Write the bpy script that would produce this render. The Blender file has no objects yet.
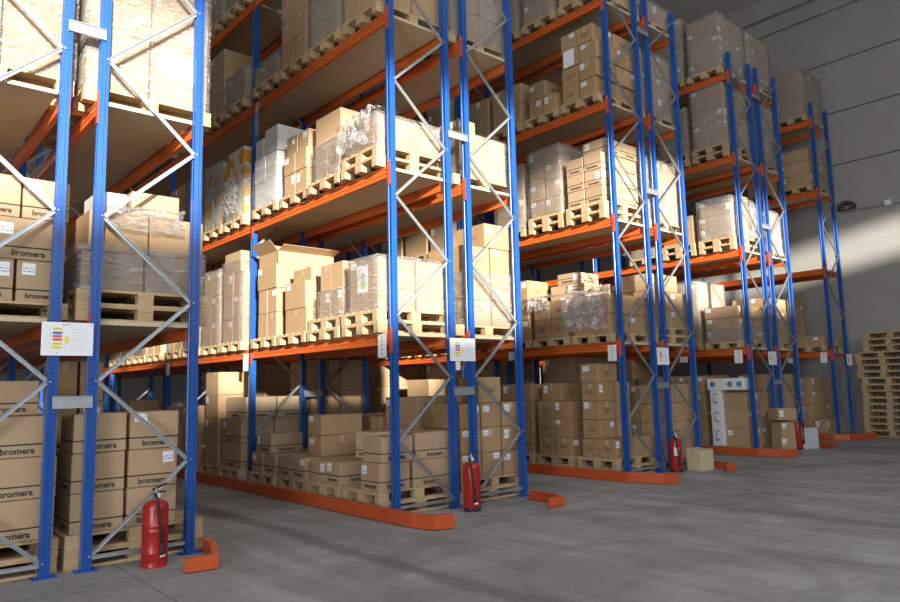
import bpy, bmesh, math, random
from mathutils import Vector, Matrix, noise
random.seed(11)
C = bpy.context.scene.collection
RND = random.Random(5)

# ------------------------------------------------------------------ materials
def mat(name):
    m = bpy.data.materials.new(name); m.use_nodes = True
    nt = m.node_tree; nt.nodes.clear()
    return m, nt
def nd(nt, t, **kw):
    n = nt.nodes.new(t)
    for k, v in kw.items():
        if k == 'ins':
            for a, b in v.items(): n.inputs[a].default_value = b
        else: setattr(n, k, v)
    return n
def lk(nt, a, b): nt.links.new(a, b)
def math_n(nt, op, a, b=None, c=None):
    n = nt.nodes.new('ShaderNodeMath'); n.operation = op
    for i, v in enumerate((a, b, c)):
        if v is None: continue
        if isinstance(v, (int, float)): n.inputs[i].default_value = v
        else: nt.links.new(v, n.inputs[i])
    return n.outputs[0]
def mixc(nt, f, a, b):
    n = nt.nodes.new('ShaderNodeMix'); n.data_type = 'RGBA'
    for i, v in ((0, f), (6, a), (7, b)):
        if isinstance(v, (int, float)): n.inputs[i].default_value = v
        elif isinstance(v, tuple): n.inputs[i].default_value = v if len(v) == 4 else (*v, 1)
        else: nt.links.new(v, n.inputs[i])
    return n.outputs[2]
def noise_n(nt, vec, scale, detail=3, rough=.55, dist=0):
    n = nd(nt, 'ShaderNodeTexNoise', ins={'Scale': scale, 'Detail': detail, 'Roughness': rough, 'Distortion': dist})
    if vec is not None: lk(nt, vec, n.inputs['Vector'])
    return n.outputs['Fac']
def ramp(nt, f, a, b):
    n = nd(nt, 'ShaderNodeMapRange', ins={'From Min': a, 'From Max': b}); lk(nt, f, n.inputs[0]); return n.outputs[0]
def objc(nt): return nd(nt, 'ShaderNodeTexCoord').outputs['Object']
def sep(nt, v):
    n = nd(nt, 'ShaderNodeSeparateXYZ'); lk(nt, v, n.inputs[0]); return n.outputs
def mapv(nt, v, scale, loc=(0, 0, 0)):
    n = nd(nt, 'ShaderNodeMapping', ins={'Scale': scale, 'Location': loc}); lk(nt, v, n.inputs[0]); return n.outputs[0]
def bsdf(nt, col, rough=.6, metal=0, bump=None, bs=.2, spec=.4, alpha=None):
    b = nd(nt, 'ShaderNodeBsdfPrincipled'); o = nd(nt, 'ShaderNodeOutputMaterial')
    for k, v in (('Base Color', col), ('Roughness', rough), ('Metallic', metal), ('Specular IOR Level', spec)):
        if isinstance(v, tuple): b.inputs[k].default_value = v if len(v) == 4 else (*v, 1)
        elif isinstance(v, (int, float)): b.inputs[k].default_value = v
        else: lk(nt, v, b.inputs[k])
    if bump is not None:
        n = nd(nt, 'ShaderNodeBump', ins={'Strength': bs, 'Distance': .02}); lk(nt, bump, n.inputs['Height']); lk(nt, n.outputs[0], b.inputs['Normal'])
    lk(nt, b.outputs[0], o.inputs[0]); return b
def simple(name, col, rough=.6, metal=0, var=.1, scale=20, spec=.4):
    m, nt = mat(name)
    f = noise_n(nt, objc(nt), scale)
    lo = tuple(c * (1 - var) for c in col); hi = tuple(min(1, c * (1 + var)) for c in col)
    bsdf(nt, mixc(nt, f, lo, hi), rough, metal, spec=spec); return m
def obj_rand(nt): return nd(nt, 'ShaderNodeObjectInfo').outputs['Random']
def island_rand(nt): return nd(nt, 'ShaderNodeNewGeometry').outputs['Random Per Island']

def m_cardboard(name, col, band=None, band_h=.0, rand=obj_rand):
    m, nt = mat(name); v = objc(nt); s = sep(nt, v)
    r = rand(nt)
    f = noise_n(nt, mapv(nt, v, (3, 3, 3)), 2.2, 4)
    fine = noise_n(nt, mapv(nt, v, (4, 4, 60)), 6, 2)
    c = mixc(nt, f, tuple(x * .88 for x in col), tuple(min(1, x * 1.08) for x in col))
    c = mixc(nt, math_n(nt, 'MULTIPLY', fine, .18), c, tuple(x * .72 for x in col))
    c = mixc(nt, math_n(nt, 'MULTIPLY', r, .45), c, tuple(x * k for x, k in zip(col, (.74, .68, .6))))
    if band:
        # printed rule lines round the carton
        d = math_n(nt, 'ABSOLUTE', math_n(nt, 'SUBTRACT', s[2], band_h))
        c = mixc(nt, math_n(nt, 'LESS_THAN', d, .0065), c, band)
    # flap joint along the top
    n = nd(nt, 'ShaderNodeNewGeometry'); nz = sep(nt, n.outputs['Normal'])[2]
    seam = math_n(nt, 'MULTIPLY', math_n(nt, 'GREATER_THAN', nz, .8), math_n(nt, 'LESS_THAN', math_n(nt, 'ABSOLUTE', s[1]), .003))
    c = mixc(nt, math_n(nt, 'MULTIPLY', seam, .7), c, (.05, .03, .02))
    bsdf(nt, c, .75, bump=f, bs=.15, spec=.25); return m

M = {}
CARD = (.45, .305, .178)
M['plain'] = m_cardboard('brown cardboard', CARD)
M['brom'] = m_cardboard('ruled brown cardboard', (.46, .325, .205), (.045, .035, .03), .105)
M['logo'] = m_cardboard('tan cardboard', (.41, .268, .145))
M['pale'] = m_cardboard('pale cardboard', (.60, .48, .31), (.05, .04, .03), .10)
M['white'] = m_cardboard('white cardboard', (.80, .80, .79))
M['grey'] = m_cardboard('grey cardboard', (.50, .50, .49))

for k_, c_ in (('plain', CARD), ('brom', (.46, .325, .205)), ('logo', (.41, .268, .145)), ('pale', (.60, .48, .31)), ('white', (.72, .72, .71)), ('grey', (.5, .5, .49))):
    M['deep_' + k_] = m_cardboard('cardboard of the deep ' + k_ + ' cartons', c_, rand=island_rand)
def m_yellow():
    m, nt = mat('white and orange printed cardboard'); v = objc(nt); s = sep(nt, v)
    n = nd(nt, 'ShaderNodeTexVoronoi', ins={'Scale': 3.1}); lk(nt, v, n.inputs['Vector'])
    f = math_n(nt, 'LESS_THAN', n.outputs['Distance'], .44)
    n2 = noise_n(nt, v, 9)
    c = mixc(nt, f, (.62, .60, .55), (.66, .33, .035))
    c = mixc(nt, math_n(nt, 'MULTIPLY', ramp(nt, n2, .55, .62), .5), c, (.78, .6, .35))
    bsdf(nt, c, .6, spec=.3); return m
M['yellow'] = m_yellow()

def m_post():
    m, nt = mat('blue painted steel with punched holes'); v = objc(nt); s = sep(nt, v)
    g = sep(nt, nd(nt, 'ShaderNodeNewGeometry').outputs['Normal'])
    z = math_n(nt, 'FRACT', math_n(nt, 'DIVIDE', s[2], .05))
    zm = math_n(nt, 'MULTIPLY', math_n(nt, 'GREATER_THAN', z, .28), math_n(nt, 'LESS_THAN', z, .68))
    fy = math_n(nt, 'MULTIPLY', math_n(nt, 'GREATER_THAN', math_n(nt, 'ABSOLUTE', g[1]), .8),
                math_n(nt, 'LESS_THAN', math_n(nt, 'ABSOLUTE', math_n(nt, 'SUBTRACT', math_n(nt, 'ABSOLUTE', s[0]), .0255)), .0042))
    fx = math_n(nt, 'MULTIPLY', math_n(nt, 'GREATER_THAN', math_n(nt, 'ABSOLUTE', g[0]), .8),
                math_n(nt, 'LESS_THAN', math_n(nt, 'ABSOLUTE', math_n(nt, 'SUBTRACT', math_n(nt, 'ABSOLUTE', s[1]), .028)), .006))
    h = math_n(nt, 'MULTIPLY', zm, math_n(nt, 'ADD', fx, fy))
    f = noise_n(nt, v, 6)
    c = mixc(nt, f, (.007, .065, .29), (.011, .090, .37))
    c = mixc(nt, math_n(nt, 'MULTIPLY', h, .8), c, (.004, .010, .04))
    bsdf(nt, c, .34, spec=.5); return m
M['post'] = m_post()
M['blue'] = simple('blue painted steel', (.008, .065, .34), .35)
def m_orange(name, col):
    m, nt = mat(name); v = objc(nt)
    f = noise_n(nt, mapv(nt, v, (3, .6, 3)), 3, 4)
    chip = ramp(nt, noise_n(nt, v, 14, 5, .7), .70, .74)
    c = mixc(nt, f, tuple(x * .85 for x in col), tuple(x * 1.1 for x in col))
    c = mixc(nt, math_n(nt, 'MULTIPLY', chip, .6), c, (.12, .06, .04))
    bsdf(nt, c, .42, spec=.45); return m
M['orange'] = m_orange('orange painted steel', (.60, .125, .022))
M['guard'] = m_orange('scuffed orange guard paint', (.50, .085, .022))
M['connector'] = simple('red-orange painted steel', (.58, .075, .022), .42)
M['galv'] = simple('galvanised steel', (.44, .46, .48), .40, .7, .14, 30)
M['chip'] = simple('chipboard', (.52, .42, .29), .8, 0, .16, 60, .2)
def m_wood():
    m, nt = mat('pallet wood'); v = objc(nt)
    f = noise_n(nt, mapv(nt, v, (3, 9, 20)), 5, 5)
    r = obj_rand(nt)
    c = mixc(nt, f, (.36, .235, .12), (.64, .475, .285))
    c = mixc(nt, math_n(nt, 'MULTIPLY', r, .45), c, (.33, .23, .135))
    bsdf(nt, c, .8, bump=f, bs=.2, spec=.2); return m
M['wood'] = m_wood()
def m_film(name='clear stretch film', base=.08):
    m, nt = mat(name); v = objc(nt)
    o = nd(nt, 'ShaderNodeOutputMaterial')
    n1 = noise_n(nt, mapv(nt, v, (2.5, 2.5, 9)), 2.2, 4, .6, 1.2)
    n2 = noise_n(nt, mapv(nt, v, (9, 9, 3)), 3, 3, .6, 1.5)
    h = math_n(nt, 'ADD', n1, math_n(nt, 'MULTIPLY', n2, .7))
    b = nd(nt, 'ShaderNodeBump', ins={'Strength': 1.0, 'Distance': .05}); lk(nt, h, b.inputs['Height'])
    gl = nd(nt, 'ShaderNodeBsdfGlossy', ins={'Color': (1, 1, 1, 1), 'Roughness': .16}); lk(nt, b.outputs[0], gl.inputs['Normal'])
    df = nd(nt, 'ShaderNodeBsdfDiffuse', ins={'Color': (.86, .85, .84, 1)}); lk(nt, b.outputs[0], df.inputs['Normal'])
    tr = nd(nt, 'ShaderNodeBsdfTransparent', ins={'Color': (.97, .97, .97, 1)})
    a = nd(nt, 'ShaderNodeMixShader'); lk(nt, ramp(nt, n1, .40, .62), a.inputs[0]); a.inputs[0].default_value = .5
    a2 = nd(nt, 'ShaderNodeMixShader', ins={'Fac': .45}); lk(nt, df.outputs[0], a2.inputs[1]); lk(nt, gl.outputs[0], a2.inputs[2])
    lw = nd(nt, 'ShaderNodeLayerWeight', ins={'Blend': .35}); lk(nt, b.outputs[0], lw.inputs['Normal'])
    n3 = noise_n(nt, mapv(nt, v, (2, 2, 26)), 2.0, 3, .7, 2.0)
    st = math_n(nt, 'MULTIPLY', ramp(nt, n3, .52, .70), .62)
    fac = math_n(nt, 'MINIMUM', math_n(nt, 'MULTIPLY_ADD', lw.outputs['Fresnel'], .40, math_n(nt, 'ADD', st, math_n(nt, 'MULTIPLY_ADD', ramp(nt, n1, .5, .7), .26, base))), 1.0)
    mx = nd(nt, 'ShaderNodeMixShader'); lk(nt, fac, mx.inputs[0]); lk(nt, tr.outputs[0], mx.inputs[1]); lk(nt, a2.outputs[0], mx.inputs[2])
    lk(nt, mx.outputs[0], o.inputs[0]); nt.nodes.remove(a); return m
M['film'] = m_film(); M['film_sheen'] = m_film('stretch film with painted sheen', .13)  # second film is more opaque white, painting in reflected daylight sheen
M['paper'] = simple('white paper', (.80, .80, .82), .55, 0, .03)
def m_label():
    m, nt = mat('printed white sticker'); v = objc(nt); s = sep(nt, v)
    # thin printed lines across the sticker
    rows = math_n(nt, 'LESS_THAN', math_n(nt, 'FRACT', math_n(nt, 'DIVIDE', s[1], .026)), .42)
    brk = math_n(nt, 'GREATER_THAN', noise_n(nt, mapv(nt, v, (60, 20, 1)), 1.5), .47)
    ins = math_n(nt, 'MULTIPLY', math_n(nt, 'LESS_THAN', math_n(nt, 'ABSOLUTE', s[0]), .045), math_n(nt, 'LESS_THAN', math_n(nt, 'ABSOLUTE', s[1]), .028))
    c = mixc(nt, math_n(nt, 'MULTIPLY', math_n(nt, 'MULTIPLY', rows, brk), math_n(nt, 'MULTIPLY', ins, .75)), (.80, .80, .82), (.08, .09, .14))
    bsdf(nt, c, .5, spec=.3); return m
M['label'] = m_label()
M['tape'] = simple('brown packing tape', (.46, .35, .23), .3, 0, .06, 20, .5)
M['ink'] = simple('dark print ink', (.055, .042, .035), .7, 0, .1)
M['logo_ink'] = simple('faded print ink', (.12, .075, .045), .8, 0, .2)
M['red'] = simple('red enamel', (.36, .016, .015), .32, 0, .08, 8, .5)
M['black'] = simple('black rubber', (.018, .018, .02), .5)
M['steel'] = simple('bright steel', (.55, .56, .58), .3, .9)
M['pipe'] = simple('pale grey plastic', (.52, .53, .52), .5)
for k, c in (('p_yellow', (.80, .70, .12)), ('p_blue', (.10, .18, .50)), ('p_red', (.72, .13, .16)), ('p_grey', (.42, .44, .50)), ('p_green', (.45, .62, .20)), ('p_violet', (.25, .15, .42)), ('p_teal', (.10, .24, .40))):
    M[k] = simple('print ' + k[2:], c, .5, 0, .04)

def m_floor():
    m, nt = mat('worn power-floated concrete'); v = objc(nt); s = sep(nt, v)
    a = noise_n(nt, v, .55, 5, .6, .4)
    b = noise_n(nt, mapv(nt, v, (1, .25, 1)), 2.2, 5, .65)
    d = noise_n(nt, v, 24, 4, .7)
    c = mixc(nt, ramp(nt, a, .35, .66), (.205, .202, .198), (.36, .355, .345))
    c = mixc(nt, math_n(nt, 'MULTIPLY', ramp(nt, b, .44, .66), .6), c, (.175, .17, .163))
    c = mixc(nt, math_n(nt, 'MULTIPLY', ramp(nt, d, .5, .75), .22), c, (.46, .455, .44))
    w = noise_n(nt, v, 3.0, 5, .75)
    c = mixc(nt, math_n(nt, 'MULTIPLY', ramp(nt, noise_n(nt, mapv(nt, v, (.5, 2.4, 1), (3, 1, 0)), 1.1, 6, .7, .6), .52, .68), .42), c, (.13, .125, .12))
    # tyre tracks along the aisle and round the turn
    def band(dist, half, amt, col):
        f = math_n(nt, 'SUBTRACT', 1.0, ramp(nt, math_n(nt, 'ADD', math_n(nt, 'ABSOLUTE', dist), math_n(nt, 'MULTIPLY', math_n(nt, 'SUBTRACT', w, .5), half * 1.6)), half * .5, half))
        f = nd(nt, 'ShaderNodeClamp').outputs[0] if False else math_n(nt, 'MINIMUM', math_n(nt, 'MAXIMUM', f, 0), 1)
        return mixc(nt, math_n(nt, 'MULTIPLY', f, amt), c, col)
    wob = math_n(nt, 'MULTIPLY', math_n(nt, 'SUBTRACT', noise_n(nt, v, .5, 2), .5), .35)
    x = math_n(nt, 'ADD', s[0], wob)
    c = band(math_n(nt, 'SUBTRACT', x, 1.09), .14, .55, (.10, .095, .088))
    c = band(math_n(nt, 'SUBTRACT', x, .25), .22, .28, (.13, .125, .12))
    c = band(math_n(nt, 'SUBTRACT', x, 5.5), .2, .32, (.13, .125, .12))
    c = band(math_n(nt, 'SUBTRACT', x, 10.2), .2, .25, (.13, .125, .12))
    def arc(cx, cy, r, half, amt):
        dx = math_n(nt, 'SUBTRACT', s[0], cx); dy = math_n(nt, 'SUBTRACT', s[1], cy)
        q = math_n(nt, 'SQRT', math_n(nt, 'ADD', math_n(nt, 'MULTIPLY', dx, dx), math_n(nt, 'MULTIPLY', dy, dy)))
        return band(math_n(nt, 'SUBTRACT', q, r), half, amt, (.11, .105, .10))
    c = arc(2.40, -3.55, 1.12, .10, .22)
    c = arc(2.9, -3.6, 2.6, .16, .22)
    c = arc(5.6, -3.9, 2.0, .13, .25)
    c = arc(9.2, -4.2, 2.9, .2, .22)
    # dark patch in the first aisle
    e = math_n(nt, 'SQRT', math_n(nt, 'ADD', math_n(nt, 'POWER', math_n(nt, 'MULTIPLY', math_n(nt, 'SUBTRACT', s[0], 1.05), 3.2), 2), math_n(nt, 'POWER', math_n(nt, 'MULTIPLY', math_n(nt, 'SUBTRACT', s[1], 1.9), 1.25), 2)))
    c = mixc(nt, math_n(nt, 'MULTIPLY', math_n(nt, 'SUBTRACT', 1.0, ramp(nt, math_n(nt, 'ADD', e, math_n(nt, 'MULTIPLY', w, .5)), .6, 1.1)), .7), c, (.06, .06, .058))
    # saw cut joint and a worn painted line
    j = math_n(nt, 'LESS_THAN', math_n(nt, 'ABSOLUTE', math_n(nt, 'ADD', s[0], .66)), .006)
    c = mixc(nt, math_n(nt, 'MULTIPLY', j, .75), c, (.06, .06, .06))
    l = math_n(nt, 'MULTIPLY', math_n(nt, 'LESS_THAN', math_n(nt, 'ABSOLUTE', math_n(nt, 'SUBTRACT', x, 6.93)), .03), ramp(nt, w, .42, .6))
    l = math_n(nt, 'MULTIPLY', l, math_n(nt, 'LESS_THAN', s[1], -1.6))
    c = mixc(nt, math_n(nt, 'MULTIPLY', l, .6), c, (.62, .62, .60))
    rg = math_n(nt, 'MULTIPLY_ADD', b, .3, .42)
    bsdf(nt, c, rg, bump=d, bs=.08, spec=.35); return m
M['floor'] = m_floor()
def m_wall():
    m, nt = mat('board-marked concrete panel'); v = objc(nt)
    a = noise_n(nt, v, .8, 4, .6)
    b = noise_n(nt, mapv(nt, v, (1, 1.2, 9)), 1.4, 4, .6)
    c = mixc(nt, a, (.30, .293, .275), (.40, .39, .365))
    c = mixc(nt, math_n(nt, 'MULTIPLY', ramp(nt, b, .5, .8), .35), c, (.44, .44, .43))
    bsdf(nt, c, .85, bump=b, bs=.1, spec=.15); return m
M['wall'] = m_wall()
M['ceil'] = simple('grey roof sheet', (.55, .53, .50), .8, 0, .08, 3)
M['joint'] = simple('dark joint filler', (.05, .05, .05), .9)
M['panel'] = simple('grey laminate', (.50, .53, .56), .4, 0, .03)

# ------------------------------------------------------------------ mesh helpers
class MB:
    def __init__(s): s.bm = bmesh.new()
    def box(s, x0, x1, y0, y1, z0, z1, bev=0):
        r = bmesh.ops.create_cube(s.bm, size=1)
        for v in r['verts']: v.co = Vector(((x0 + x1) / 2 + v.co.x * (x1 - x0), (y0 + y1) / 2 + v.co.y * (y1 - y0), (z0 + z1) / 2 + v.co.z * (z1 - z0)))
        if bev:
            es = list({e for v in r['verts'] for e in v.link_edges})
            bmesh.ops.bevel(s.bm, geom=es, offset=bev, segments=1, affect='EDGES')
        return s
    def prism(s, pts, axis, a, b):
        """pts: 2D outline, extruded along axis from a to b"""
        def P(p, t): return {'x': (t, p[0], p[1]), 'y': (p[0], t, p[1]), 'z': (p[0], p[1], t)}[axis]
        v0 = [s.bm.verts.new(P(p, a)) for p in pts]; v1 = [s.bm.verts.new(P(p, b)) for p in pts]
        n = len(pts)
        for i in range(n): s.bm.faces.new((v0[i], v0[(i + 1) % n], v1[(i + 1) % n], v1[i]))
        s.bm.faces.new(v0[::-1]); s.bm.faces.new(v1)
        return s
    def bar(s, p, q, w, h, side=Vector((0, 1, 0))):
        """channel bar from p to q; w across in the frame plane, h along side"""
        p, q = Vector(p), Vector(q); d = (q - p).normalized(); n = d.cross(side).normalized(); t = .005
        prof = [(-w / 2, 0), (w / 2, 0), (w / 2, h), (w / 2 - t, h), (w / 2 - t, t), (-w / 2 + t, t), (-w / 2 + t, h), (-w / 2, h)]
        a = [s.bm.verts.new(p + n * u + side * v) for u, v in prof]; b = [s.bm.verts.new(q + n * u + side * v) for u, v in prof]
        k = len(prof)
        for i in range(k): s.bm.faces.new((a[i], a[(i + 1) % k], b[(i + 1) % k], b[i]))
        s.bm.faces.new(a[::-1]); s.bm.faces.new(b); return s
    def lathe(s, prof, seg=24, c=(0, 0, 0)):
        rings = []
        for r, z in prof:
            rings.append([s.bm.verts.new((c[0] + r * math.cos(2 * math.pi * i / seg), c[1] + r * math.sin(2 * math.pi * i / seg), c[2] + z)) for i in range(seg)])
        for a, b in zip(rings, rings[1:]):
            for i in range(seg): s.bm.faces.new((a[i], a[(i + 1) % seg], b[(i + 1) % seg], b[i]))
        s.bm.faces.new(rings[0][::-1]); s.bm.faces.new(rings[-1]); return s
    def tube(s, pts, r, seg=8):
        pts = [Vector(p) for p in pts]; rings = []
        for i, p in enumerate(pts):
            d = (pts[min(i + 1, len(pts) - 1)] - pts[max(i - 1, 0)]).normalized()
            a = d.cross(Vector((0, 0, 1)));
            if a.length < .05: a = d.cross(Vector((1, 0, 0)))
            a.normalize(); b = d.cross(a)
            rings.append([s.bm.verts.new(p + (a * math.cos(2 * math.pi * k / seg) + b * math.sin(2 * math.pi * k / seg)) * r) for k in range(seg)])
        for a, b in zip(rings, rings[1:]):
            for i in range(seg): s.bm.faces.new((a[i], a[(i + 1) % seg], b[(i + 1) % seg], b[i]))
        s.bm.faces.new(rings[0][::-1]); s.bm.faces.new(rings[-1]); return s
    def mesh(s, name, m, smooth=False):
        bmesh.ops.recalc_face_normals(s.bm, faces=s.bm.faces)
        me = bpy.data.meshes.new(name); s.bm.to_mesh(me); s.bm.free()
        if m is not None: me.materials.append(m)
        if smooth:
            for p in me.polygons: p.use_smooth = True
        return me
def link(name, me, parent=None, loc=(0, 0, 0), rot=(0, 0, 0)):
    o = bpy.data.objects.new(name, me); C.objects.link(o); o.location = loc; o.rotation_euler = rot
    if parent is not None: o.parent = parent
    return o
LABELS = {}
def tag(o, label, cat, group=None, kind=None):
    o['label'] = label; o['category'] = cat
    if group: o['group'] = group
    if kind: o['kind'] = kind
    LABELS.setdefault(label, []).append(o.name); return o
def struct(o): o['kind'] = 'structure'; return o
_mc = {}
def cached(key, fn):
    if key not in _mc: _mc[key] = fn()
    return _mc[key]
def smooth_by_angle(me, ang=.6):
    for p in me.polygons: p.use_smooth = True
    bm = bmesh.new(); bm.from_mesh(me)
    for e in bm.edges:
        if len(e.link_faces) == 2 and e.calc_face_angle(0) > ang: e.smooth = False
    bm.to_mesh(me); bm.free(); return me
_tc = {}
def text_mesh(body, size, m, bold=.0, shear=0, ext=.0012):
    k = (body, size, bold, shear)
    if k not in _tc:
        cu = bpy.data.curves.new('lettering', 'FONT'); cu.body = body; cu.size = size; cu.extrude = ext; cu.offset = bold; cu.shear = shear
        cu.align_x = 'CENTER'; cu.align_y = 'CENTER'; cu.resolution_u = 3
        o = bpy.data.objects.new('lettering', cu); C.objects.link(o)
        me = bpy.data.meshes.new_from_object(o.evaluated_get(bpy.context.evaluated_depsgraph_get()))
        bpy.data.objects.remove(o); bpy.data.curves.remove(cu)
        me.materials.clear(); me.materials.append(m); _tc[k] = me
    return _tc[k]
ROT = {'y': (math.pi / 2, 0, 0), 'x': (math.pi / 2, 0, -math.pi / 2)}

# ------------------------------------------------------------------ measured layout
d_, sp = .90, .3454
LB = 3.7732
Z = [0, 2.149, 4.199, 6.213, 8.055]
TOP = 8.5
X = dict(Z=-2.115, A=-1.215, B=-.9, C=-.012, D=2.397, E=3.297, F=3.643, G=4.543, H=6.937, I=7.837, J=8.182, K=9.082,
         L=11.489, M=12.389, N=12.734, O=13.634, P=15.864, Q=16.764)
YO = {1: 0, 2: 0, 3: 0, 4: .1165, 5: .183}
WX = 18.05           # right hand wall
SIDE = {'1L': ('Z', 'A'), '1R': ('B', 'C'), '2L': ('D', 'E'), '2R': ('F', 'G'), '3L': ('H', 'I'), '3R': ('J', 'K'), '4L': ('L', 'M'), '4R': ('N', 'O'), '5L': ('P', 'Q')}
RACKW = {'1': 'leftmost rack', '2': 'second rack', '3': 'third rack', '4': 'fourth rack', '5': 'last rack'}
SHELF = ['floor level', 'first shelf', 'second shelf', 'third shelf', 'top shelf']
ORD = ['front', 'second', 'third', 'fourth', 'fifth', 'sixth', 'seventh', 'eighth', 'ninth', 'tenth', 'eleventh', 'twelfth']

# ------------------------------------------------------------------ room shell
def room():
    def st(name, mb, m): return struct(link(name, mb.mesh(name, m)))
    st('floor', MB().box(-12, WX, -14, 24, -.2, 0), M['floor'])
    st('ceiling', MB().box(-12, WX + .3, -14.3, 24, 12.8, 13.0), M['ceil'])
    # right wall in pre-cast courses with open joints between them
    zs = [0, 1.48, 2.95, 4.42, 5.88, 7.355, 8.845, 10.31, 11.75]
    w = MB()
    zz = [0] + zs[5:]
    for a, b in zip(zz, zz[1:]): w.box(WX, WX + .3, -14, 24, a + (.016 if a else 0), b - .016)
    w.box(WX + .015, WX + .3, -14, 24, 0, 12.8)
    st('wall_right', w, M['wall'])
    for n, a in enumerate(zs[5:-1]): st('trim_%d' % (n + 2), MB().box(WX + .004, WX + .014, -14, 24, a - .016, a + .016), M['joint'])
    t = MB().box(WX - .10, WX, -14, 24, 11.78, 12.8).box(WX - .30, WX, -14, 24, 12.22, 12.8)
    st('trim_1', t, M['wall'])
    st('wall_back', MB().box(-12, WX, 24, 24.3, 0, 12.8), M['wall'])
    st('wall_left', MB().box(-12.3, -12, -14.3, 24.3, 0, 12.8), M['wall'])
    # unseen wall behind the photographer, clerestory openings sized to shape the sun patches
    o0 = (-4.8, .3, 4.75, 8.0); o00 = (-10.5, -4.85, 5.65, 8.0); o1 = (.6, 9.8, 5.65, 8.0); o2 = (10.15, 14.6, 7.05, 8.0)
    f = MB()
    f.box(-12, o00[0], -14.3, -14, 0, 12.8); f.box(o00[1], o0[0], -14.3, -14, 0, 12.8); f.box(o00[0], o00[1], -14.3, -14, 0, o00[2]); f.box(o00[0], o00[1], -14.3, -14, o00[3], 12.8); f.box(o0[1], o1[0], -14.3, -14, 0, 12.8); f.box(o0[0], o0[1], -14.3, -14, o0[3], 12.8); f.box(o0[0], o0[1], -14.3, -14, 0, o0[2]); f.box(o1[1], o2[0], -14.3, -14, 0, 12.8); f.box(o2[1], WX, -14.3, -14, 0, 12.8)
    f.box(o1[0], o1[1], -14.3, -14, o1[3], 12.8); f.box(o2[0], o2[1], -14.3, -14, o2[3], 12.8); f.box(o2[0], o2[1], -14.3, -14, 0, o2[2])
    f.box(o1[0], o1[1], -14.3, -14, 0, o1[2])
    st('wall_front', f, M['wall'])
    return o0, o1, o2
O0, O1, O2 = room()

# conduit, junction box, cable coil on the right wall
o = link('wall_conduit', MB().tube([(WX - .035, -9, 5.99), (WX - .035, .45, 5.99)], .022).mesh('wall_conduit', M['pipe'], True))
tag(o, 'thin grey electrical conduit running along the concrete wall beside last rack', 'pipe')
j = link('junction_box', MB().box(-.1, 0, -.09, .09, -.08, .08, .012).mesh('junction_box', M['pipe']), None, (WX, -.72, 6.02))
tag(j, 'small pale grey junction box on the conduit of the concrete wall', 'junction box')
link('cover', MB().box(-.112, -.1, -.075, .075, -.065, .065, .004).mesh('cover', M['paper']), j)
pts = []
for i in range(150):
    a = i / 150 * 2 * math.pi * 7; r = .13 + .075 * math.sin(i * .37) * math.sin(i * .11 + 1)
    pts.append((WX - .03 - .06 * (.5 + .5 * math.sin(i * .83)), .30 + r * 1.35 * math.cos(a), 6.09 + max(-.05, r * 1.0 * math.sin(a))))
o = link('cable_coil', MB().tube(pts, .011, 6).mesh('cable_coil', M['black'], True))
tag(o, 'black coiled cable hanging high on the concrete wall at the conduit end', 'cable')

# ------------------------------------------------------------------ pallet racks
POSTP = [(-.039, -.042), (-.013, -.042), (-.009, -.032), (.009, -.032), (.013, -.042), (.039, -.042), (.039, .042), (-.039, .042), (-.039, .016), (-.032, .011), (-.032, -.011), (-.039, -.016)]
post_me = MB().prism(POSTP, 'z', .008, TOP).mesh('upright_post', M['post'])
plate = MB().box(-.09, .09, -.07, .07, 0, .008)
for sx in (-.072, .072): plate.lathe([(.012, .008), (.012, .022), (.006, .03)], 8, (sx, -.055, 0))
plate_me = plate.mesh('base_plate', M['blue'])
bolt_me = MB().lathe([(.011, 0), (.011, .006), (.007, .011)], 8).mesh('bolt', M['galv'])
def beam_profile(out):   # outline in x,z: out=-1 faces -x
    h = .145; p = [(0, 0), (0, -.03), (.008, -.036), (.008, -.054), (0, -.06), (0, -.088), (.008, -.094), (.008, -.112), (0, -.118), (0, -h), (.05, -h), (.05, 0)]
    return [(x if out < 0 else -x, z) for x, z in p]
def beam_me(out, ln): return cached(('beam', out, round(ln, 3)), lambda: MB().prism(beam_profile(out), 'y', 0, ln).mesh('shelf_beam', M['orange']))
def conn_me(out):
    sx = -1 if out < 0 else 1
    return cached(('conn', out), lambda: MB().box(min(0, sx * .008), max(0, sx * .008), -.028, .028, -.245, .06, .002).box(min(0, sx * -.03), max(0, sx * -.03), .022, .028, -.245, .06).mesh('beam_connector', M['connector']))
def brace_me(x0, z0, x1, z1):
    k = ('brace', round(x1 - x0, 3), round(z1 - z0, 3))
    return cached(k, lambda: MB().bar((0, 0, 0), (x1 - x0, 0, z1 - z0), .034, .024, Vector((0, -1, 0))).mesh('diagonal_brace', M['galv']))
deck_me = lambda ln: cached(('deck', round(ln, 3)), lambda: MB().box(-.40, .40, .03, ln - .03, -.038, -.002).mesh('deck_board', M['chip']))

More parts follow.
